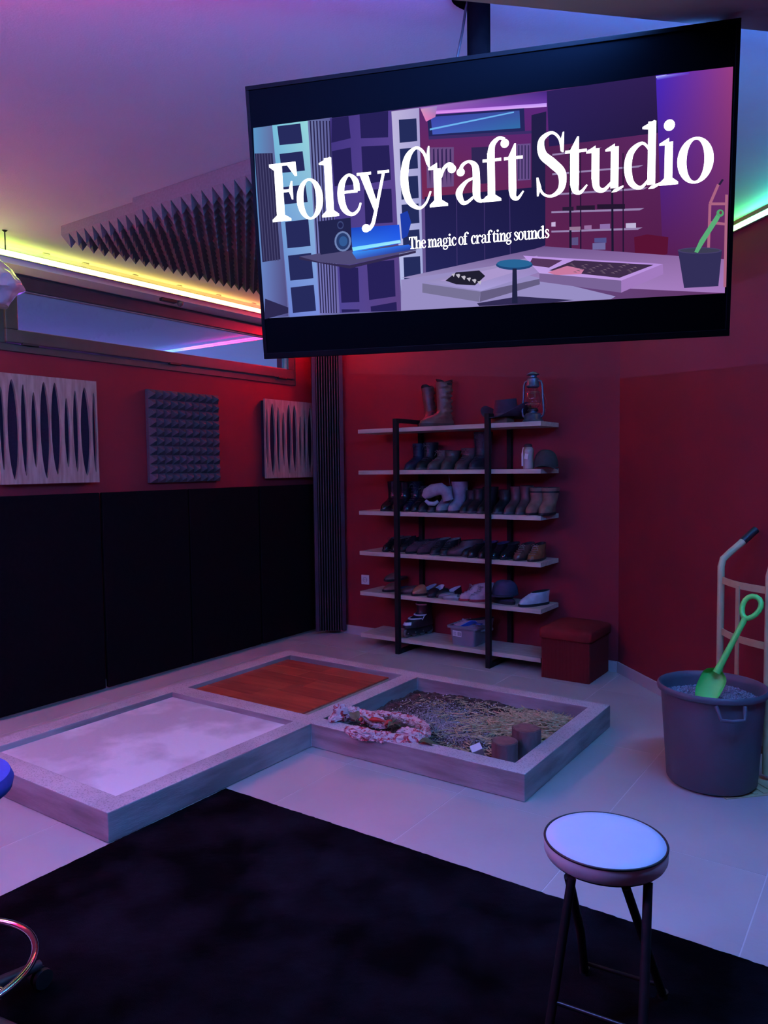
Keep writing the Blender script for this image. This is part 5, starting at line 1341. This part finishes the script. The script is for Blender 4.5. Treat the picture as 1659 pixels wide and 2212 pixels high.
# tub, truck, shovel
for a, b_ in (((1534, 440), (1552, 398)), ((1534, 440), (1530, 560)), ((1570, 420), (1566, 620)), ((1534, 440), (1570, 440)), ((1532, 480), (1568, 484))):
    dx, dy = b_[0] - a[0], b_[1] - a[1]; q = math.hypot(dx, dy); nx2, ny2 = -dy / q * 3, dx / q * 3
    poly([(a[0] + nx2, a[1] + ny2), (b_[0] + nx2, b_[1] + ny2), (b_[0] - nx2, b_[1] - ny2), (a[0] - nx2, a[1] - ny2)], (170, 100, 130))
poly([(1552, 398), (1556, 400), (1564, 388), (1560, 386)], (40, 30, 60))
poly([(1465, 542), (1560, 540), (1552, 618), (1478, 622)], (50, 46, 88)); disc(1512, 541, 48, 7, (70, 62, 105)); disc(1512, 541, 43, 5, (60, 60, 84))
poly([(1500, 544), (1512, 518), (1546, 466), (1554, 452), (1562, 456), (1552, 476), (1520, 526), (1508, 546)], (90, 170, 120)); disc(1556, 460, 8, 8, (80, 160, 110)); disc(1557, 459, 3, 4, (110, 50, 80))

# lettering ----------------------------------------------------------
WHITE = (255, 255, 252)
def spl(pts, n=7):
    out = []
    P_ = pts
    for i in range(len(P_) - 1):
        for k in range(n):
            u = k / n
            g = lambda q: P_[max(0, min(len(P_) - 1, q))]
            out.append(tuple(.5 * (2 * g(i)[c] + (g(i + 1)[c] - g(i - 1)[c]) * u + (2 * g(i - 1)[c] - 5 * g(i)[c] + 4 * g(i + 1)[c] - g(i + 2)[c]) * u * u + (3 * g(i)[c] - g(i - 1)[c] - 3 * g(i + 1)[c] + g(i + 2)[c]) * u ** 3) for c in range(3)))
    out.append(tuple(P_[-1])); return out
def S_(pts, smooth=True):      # stroke with widths -> list of polys
    p = spl(pts) if smooth else pts
    out = []
    L_, R_ = [], []
    for i in range(len(p)):
        a = p[max(0, i - 1)]; c = p[min(len(p) - 1, i + 1)]
        dx, dy = c[0] - a[0], c[1] - a[1]; q = math.hypot(dx, dy) or 1
        w = p[i][2] / 2; L_.append((p[i][0] - dy / q * w, p[i][1] + dx / q * w)); R_.append((p[i][0] + dy / q * w, p[i][1] - dx / q * w))
    for i in range(len(p) - 1): out.append([L_[i], L_[i + 1], R_[i + 1], R_[i]])
    return out
def O_(cx, cy, rx, ry, tx_, ty2, n=36):
    out = []
    for k in range(n):
        a, c = 2 * PI * k / n, 2 * PI * (k + 1) / n
        f = lambda t, rx_, ry_: (cx + rx_ * math.cos(t), cy + ry_ * math.sin(t))
        out.append([f(a, rx, ry), f(c, rx, ry), f(c, rx - tx_, ry - ty2), f(a, rx - tx_, ry - ty2)])
    return out
def D_(cx, cy, r): return [[(cx + r * math.cos(2 * PI * k / 16), cy + r * math.sin(2 * PI * k / 16)) for k in range(16)]]
def B_(x0, y0, x1, y1): return [[(x0, y0), (x1, y0), (x1, y1), (x0, y1)]]
def foot(x0, x1, xs0, xs1): return B_(x0, 0, x1, 5) + [[(x0, 5), (xs0, 5), (xs0, 14)], [(x1, 5), (xs1, 5), (xs1, 14)]]
def flag(x, xs0, top): return [[(x, top - 12), (x, top - 8), (xs0 + 8, top + 2), (xs0 + 8, top - 22), (xs0, top - 18), (xs0, top - 12)]]
G_ = {
 'F': (60, B_(12, 0, 29, 127) + foot(2, 42, 12, 29) + B_(2, 121, 57, 127) + [[(2, 121), (12, 121), (12, 112)], [(40, 121), (58, 127), (60, 96), (55, 96)]] + B_(29, 63, 42, 69) + [[(40, 66), (46, 86), (49, 86), (49, 46), (46, 46)]]),
 'o': (57, O_(28.5, 43, 28.5, 45, 14.5, 5)),
 'l': (38, B_(11, 0, 27, 127) + foot(1, 38, 11, 27) + [[(0, 118), (0, 114), (12, 112), (27, 127), (24, 129)]]),
 'e': (51, S_([(13, 50, 6), (44, 50, 6)], False) + S_([(43, 50, 13), (41, 72, 12), (27, 86, 6), (12, 70, 13), (8, 42, 15), (14, 14, 13), (29, 1, 8), (43, 8, 6), (50, 24, 4)])),
 'y': (70, [[(6, 84), (24, 84), (44, 12), (38, -6)]] + S_([(58, 84, 6), (38, 4, 7), (30, -24, 8), (20, -36, 8)]) + D_(15, -32, 9) + B_(0, 82, 31, 88) + B_(45, 82, 70, 88)),
 'C': (66, S_([(60, 90, 4), (52, 116, 6), (36, 127, 6), (17, 108, 14), (9, 64, 17), (17, 20, 14), (38, 1, 7), (54, 10, 5), (65, 34, 4)]) + [[(56, 100), (62, 128), (65, 128), (65, 84), (61, 84)]]),
 'r': (60, B_(11, 0, 27, 80) + foot(1, 40, 11, 27) + flag(0, 11, 90) + S_([(26, 60, 5), (33, 78, 7), (44, 86, 8), (52, 82, 8)]) + D_(50, 76, 9)),
 'a': (66, S_([(12, 70, 8), (18, 82, 7), (31, 87, 6), (43, 76, 13), (45, 50, 15), (45, 16, 15), (52, 4, 8), (60, 5, 5), (66, 12, 3)]) + D_(13, 67, 8.5) + S_([(42, 53, 5), (24, 46, 7), (9, 26, 14), (14, 6, 10), (24, 3, 7), (42, 16, 5)])),
 'f': (58, B_(10, 0, 26, 100) + foot(0, 39, 10, 26) + B_(0, 82, 40, 88) + S_([(18, 96, 16), (22, 116, 12), (36, 128, 7), (48, 124, 7)]) + D_(48, 116, 9)),
 't': (40, B_(9, 18, 25, 88) + [[(9, 88), (25, 88), (25, 114), (22, 114)]] + B_(0, 82, 39, 88) + S_([(17, 20, 16), (19, 6, 12), (28, 2, 7), (40, 16, 3)])),
 'S': (62, S_([(53, 88, 4), (48, 114, 5), (32, 127, 6), (12, 114, 12), (14, 86, 17), (34, 66, 19), (53, 44, 17), (52, 14, 13), (32, 0, 6), (13, 8, 5), (4, 34, 4)]) + [[(49, 104), (55, 126), (58, 126), (57, 86), (53, 86)], [(1, 40), (5, 40), (11, 20), (5, 2), (2, 2)]]),
 'u': (76, B_(11, 26, 27, 86) + flag(0, 11, 90) + S_([(19, 28, 16), (22, 8, 13), (36, 2, 8), (54, 18, 5)]) + B_(50, 4, 66, 86) + flag(39, 50, 90) + [[(58, 2), (76, 8), (76, 4), (62, -4), (52, -4)]]),
 'd': (80, S_([(54, 72, 5), (38, 87, 6), (16, 72, 13), (9, 43, 16), (16, 12, 13), (36, 0, 7), (54, 16, 5)]) + B_(50, 4, 66, 127) + [[(38, 118), (38, 114), (51, 112), (66, 127), (62, 129)], [(58, 2), (80, 8), (80, 4), (64, -4), (52, -4)]]),
 'i': (40, B_(11, 0, 27, 84) + foot(1, 39, 11, 27) + flag(0, 11, 90) + D_(19, 116, 11)),
 'T': (66, B_(24, 0, 42, 127) + foot(12, 54, 24, 42) + B_(0, 119, 66, 127) + [[(0, 119), (0, 94), (5, 94), (12, 119)], [(66, 119), (66, 94), (61, 94), (54, 119)]]),
 'h': (70, B_(9, 0, 25, 127) + foot(0, 33, 9, 25) + [[(0, 118), (9, 112), (25, 127), (20, 129)]] + S_([(24, 62, 5), (34, 80, 8), (46, 84, 9), (54, 64, 16), (54, 4, 16)]) + foot(38, 70, 46, 62)),
 'm': (100, B_(9, 0, 25, 80) + foot(0, 32, 9, 25) + flag(-1, 9, 90) + S_([(24, 62, 5), (32, 80, 8), (42, 84, 9), (50, 64, 16), (50, 4, 16)]) + foot(38, 64, 42, 58) + S_([(56, 62, 5), (66, 80, 8), (76, 84, 9), (84, 64, 16), (84, 4, 16)]) + foot(70, 100, 76, 92)),
 'n': (70, B_(9, 0, 25, 80) + foot(0, 33, 9, 25) + flag(-1, 9, 90) + S_([(24, 62, 5), (34, 80, 8), (46, 84, 9), (54, 64, 16), (54, 4, 16)]) + foot(38, 70, 46, 62)),
 'g': (60, O_(26, 56, 24, 31, 12, 6) + S_([(44, 80, 5), (56, 88, 9)]) + S_([(14, 26, 8), (8, 14, 10), (22, 6, 14), (44, 2, 14), (50, -14, 10), (34, -32, 8), (12, -28, 10), (6, -12, 8), (16, 2, 6)])),
 'c': (52, S_([(46, 66, 12), (38, 82, 8), (26, 86, 7), (12, 66, 14), (9, 40, 16), (16, 10, 13), (30, 1, 8), (42, 8, 6), (51, 26, 4)]) + D_(42, 68, 8)),
 's': (46, S_([(38, 68, 6), (32, 82, 6), (20, 86, 7), (9, 72, 12), (20, 50, 15), (36, 34, 15), (36, 12, 11), (22, 1, 7), (10, 6, 6), (4, 22, 5)]) + [[(34, 70), (41, 84), (41, 60)], [(2, 28), (8, 20), (3, 2)]]),
}
lett_v, lett_f = [], []
def glyph(ch, ua, ub, vb, sc):
    w, polys = G_[ch]
    z = -.0020
    for pl in polys:
        o = len(lett_v)
        for x, y in pl: lett_v.append((ua + (ub - ua) * x / w, vb + y * sc, z))
        lett_f.append(tuple(range(o, o + len(pl))))
base = lambda px: 482 - (px - 590) * (482 - 392) / (1530 - 590)
ext = [('F', 584, 645), ('o', 641, 698), ('l', 693, 731), ('e', 729, 780), ('y', 773, 843), ('C', 866, 932), ('r', 927, 988), ('a', 983, 1052), ('f', 1044, 1102), ('t', 1090, 1131),
       ('S', 1158, 1223), ('t', 1221, 1268), ('u', 1266, 1346), ('d', 1346, 1429), ('i', 1422, 1465), ('o', 1461, 1539)]
ub_l, vb_l = tvuv(598, 478); ub_r, vb_r = tvuv(1500, 395); _, vcap = tvuv(590, 353)
VB = (vb_l + vb_r) / 2; SCG = (vcap - vb_l) / 127
for ch, a, c in ext: glyph(ch, tvuv(a, 440)[0], tvuv(c, 440)[0], VB, SCG)
sub = 'The magic of crafting sounds'
usa, vsa = tvuv(884, 537); usb, vsb = tvuv(1186, 514)
VS = (vsa + vsb) / 2 ; SCS = (tvuv(886, 511)[1] - vsa) / 127
tot = sum((24 if ch == ' ' else G_[ch][0] - 3) for ch in sub); k_ = (usb - usa) / tot; cu = usa
for ch in sub:
    if ch == ' ': cu += 24 * k_; continue
    w = G_[ch][0]; glyph(ch, cu, cu + w * k_, VS, SCS); cu += (w - 3) * k_

def emis_obj(name, V, F_, C_, strength, parent):
    me = bpy.data.meshes.new(name); me.from_pydata(V, [], F_)
    at = me.color_attributes.new('Col', 'FLOAT_COLOR', 'POINT')
    for i in range(len(V)):
        c = C_[i] if C_ else (1, 1, 1); at.data[i].color = (*c, 1)
    me.materials.append(emis_attr(name + '_light', strength))
    o = bpy.data.objects.new(name, me); COL.objects.link(o); o.parent = parent; return o
emis_obj('screen_picture', pv, pf_, pc, TV_GAIN, tv)
emis_obj('screen_lettering', lett_v, lett_f, None, 3.0, tv)['label'] = 'white serif words Foley Craft Studio, The magic of crafting sounds'

# ceiling mount
pb = at_plane(1034, 60, cen - TN_ * .10, TN_)
mt = empty('television_mount', (pb.x, pb.y, CEIL), 0, 'black ceiling pole holding the television', 'mount')
zlow = v1 - .12
MB().lathe([(.030, 0), (.030, -.42)], 24).build('pole', M_POLE, mt, smooth=True)
MB().lathe([(.0, 0), (.058, 0), (.058, -.008), (.046, -.018), (.030, -.02), (.0, -.02)], 28).build('ceiling_flange', M_POLE, mt, smooth=True, loc=(-.015, 0, 0))
cb0 = at_plane(1006, 20, cen - TN_ * .10, TN_) - Vector((pb.x, pb.y, CEIL)); cb1 = at_plane(988, 122, cen - TN_ * .04, TN_) - Vector((pb.x, pb.y, CEIL))
MB().tube([cb0 + Vector((.01, 0, .03)), cb0, (cb0 + cb1) / 2 + Vector((.002, 0, 0)), cb1, cb1 + Vector((-.005, 0, -.05))], .0035, 8).build('cable', M_BLKPL, mt, smooth=True)
MB().box(-.09, .09, -.028, .028, -.46, -.34).build('bracket_plate', M_POLE, mt, bevel=.004, rz=math.atan2(TU.y, TU.x))
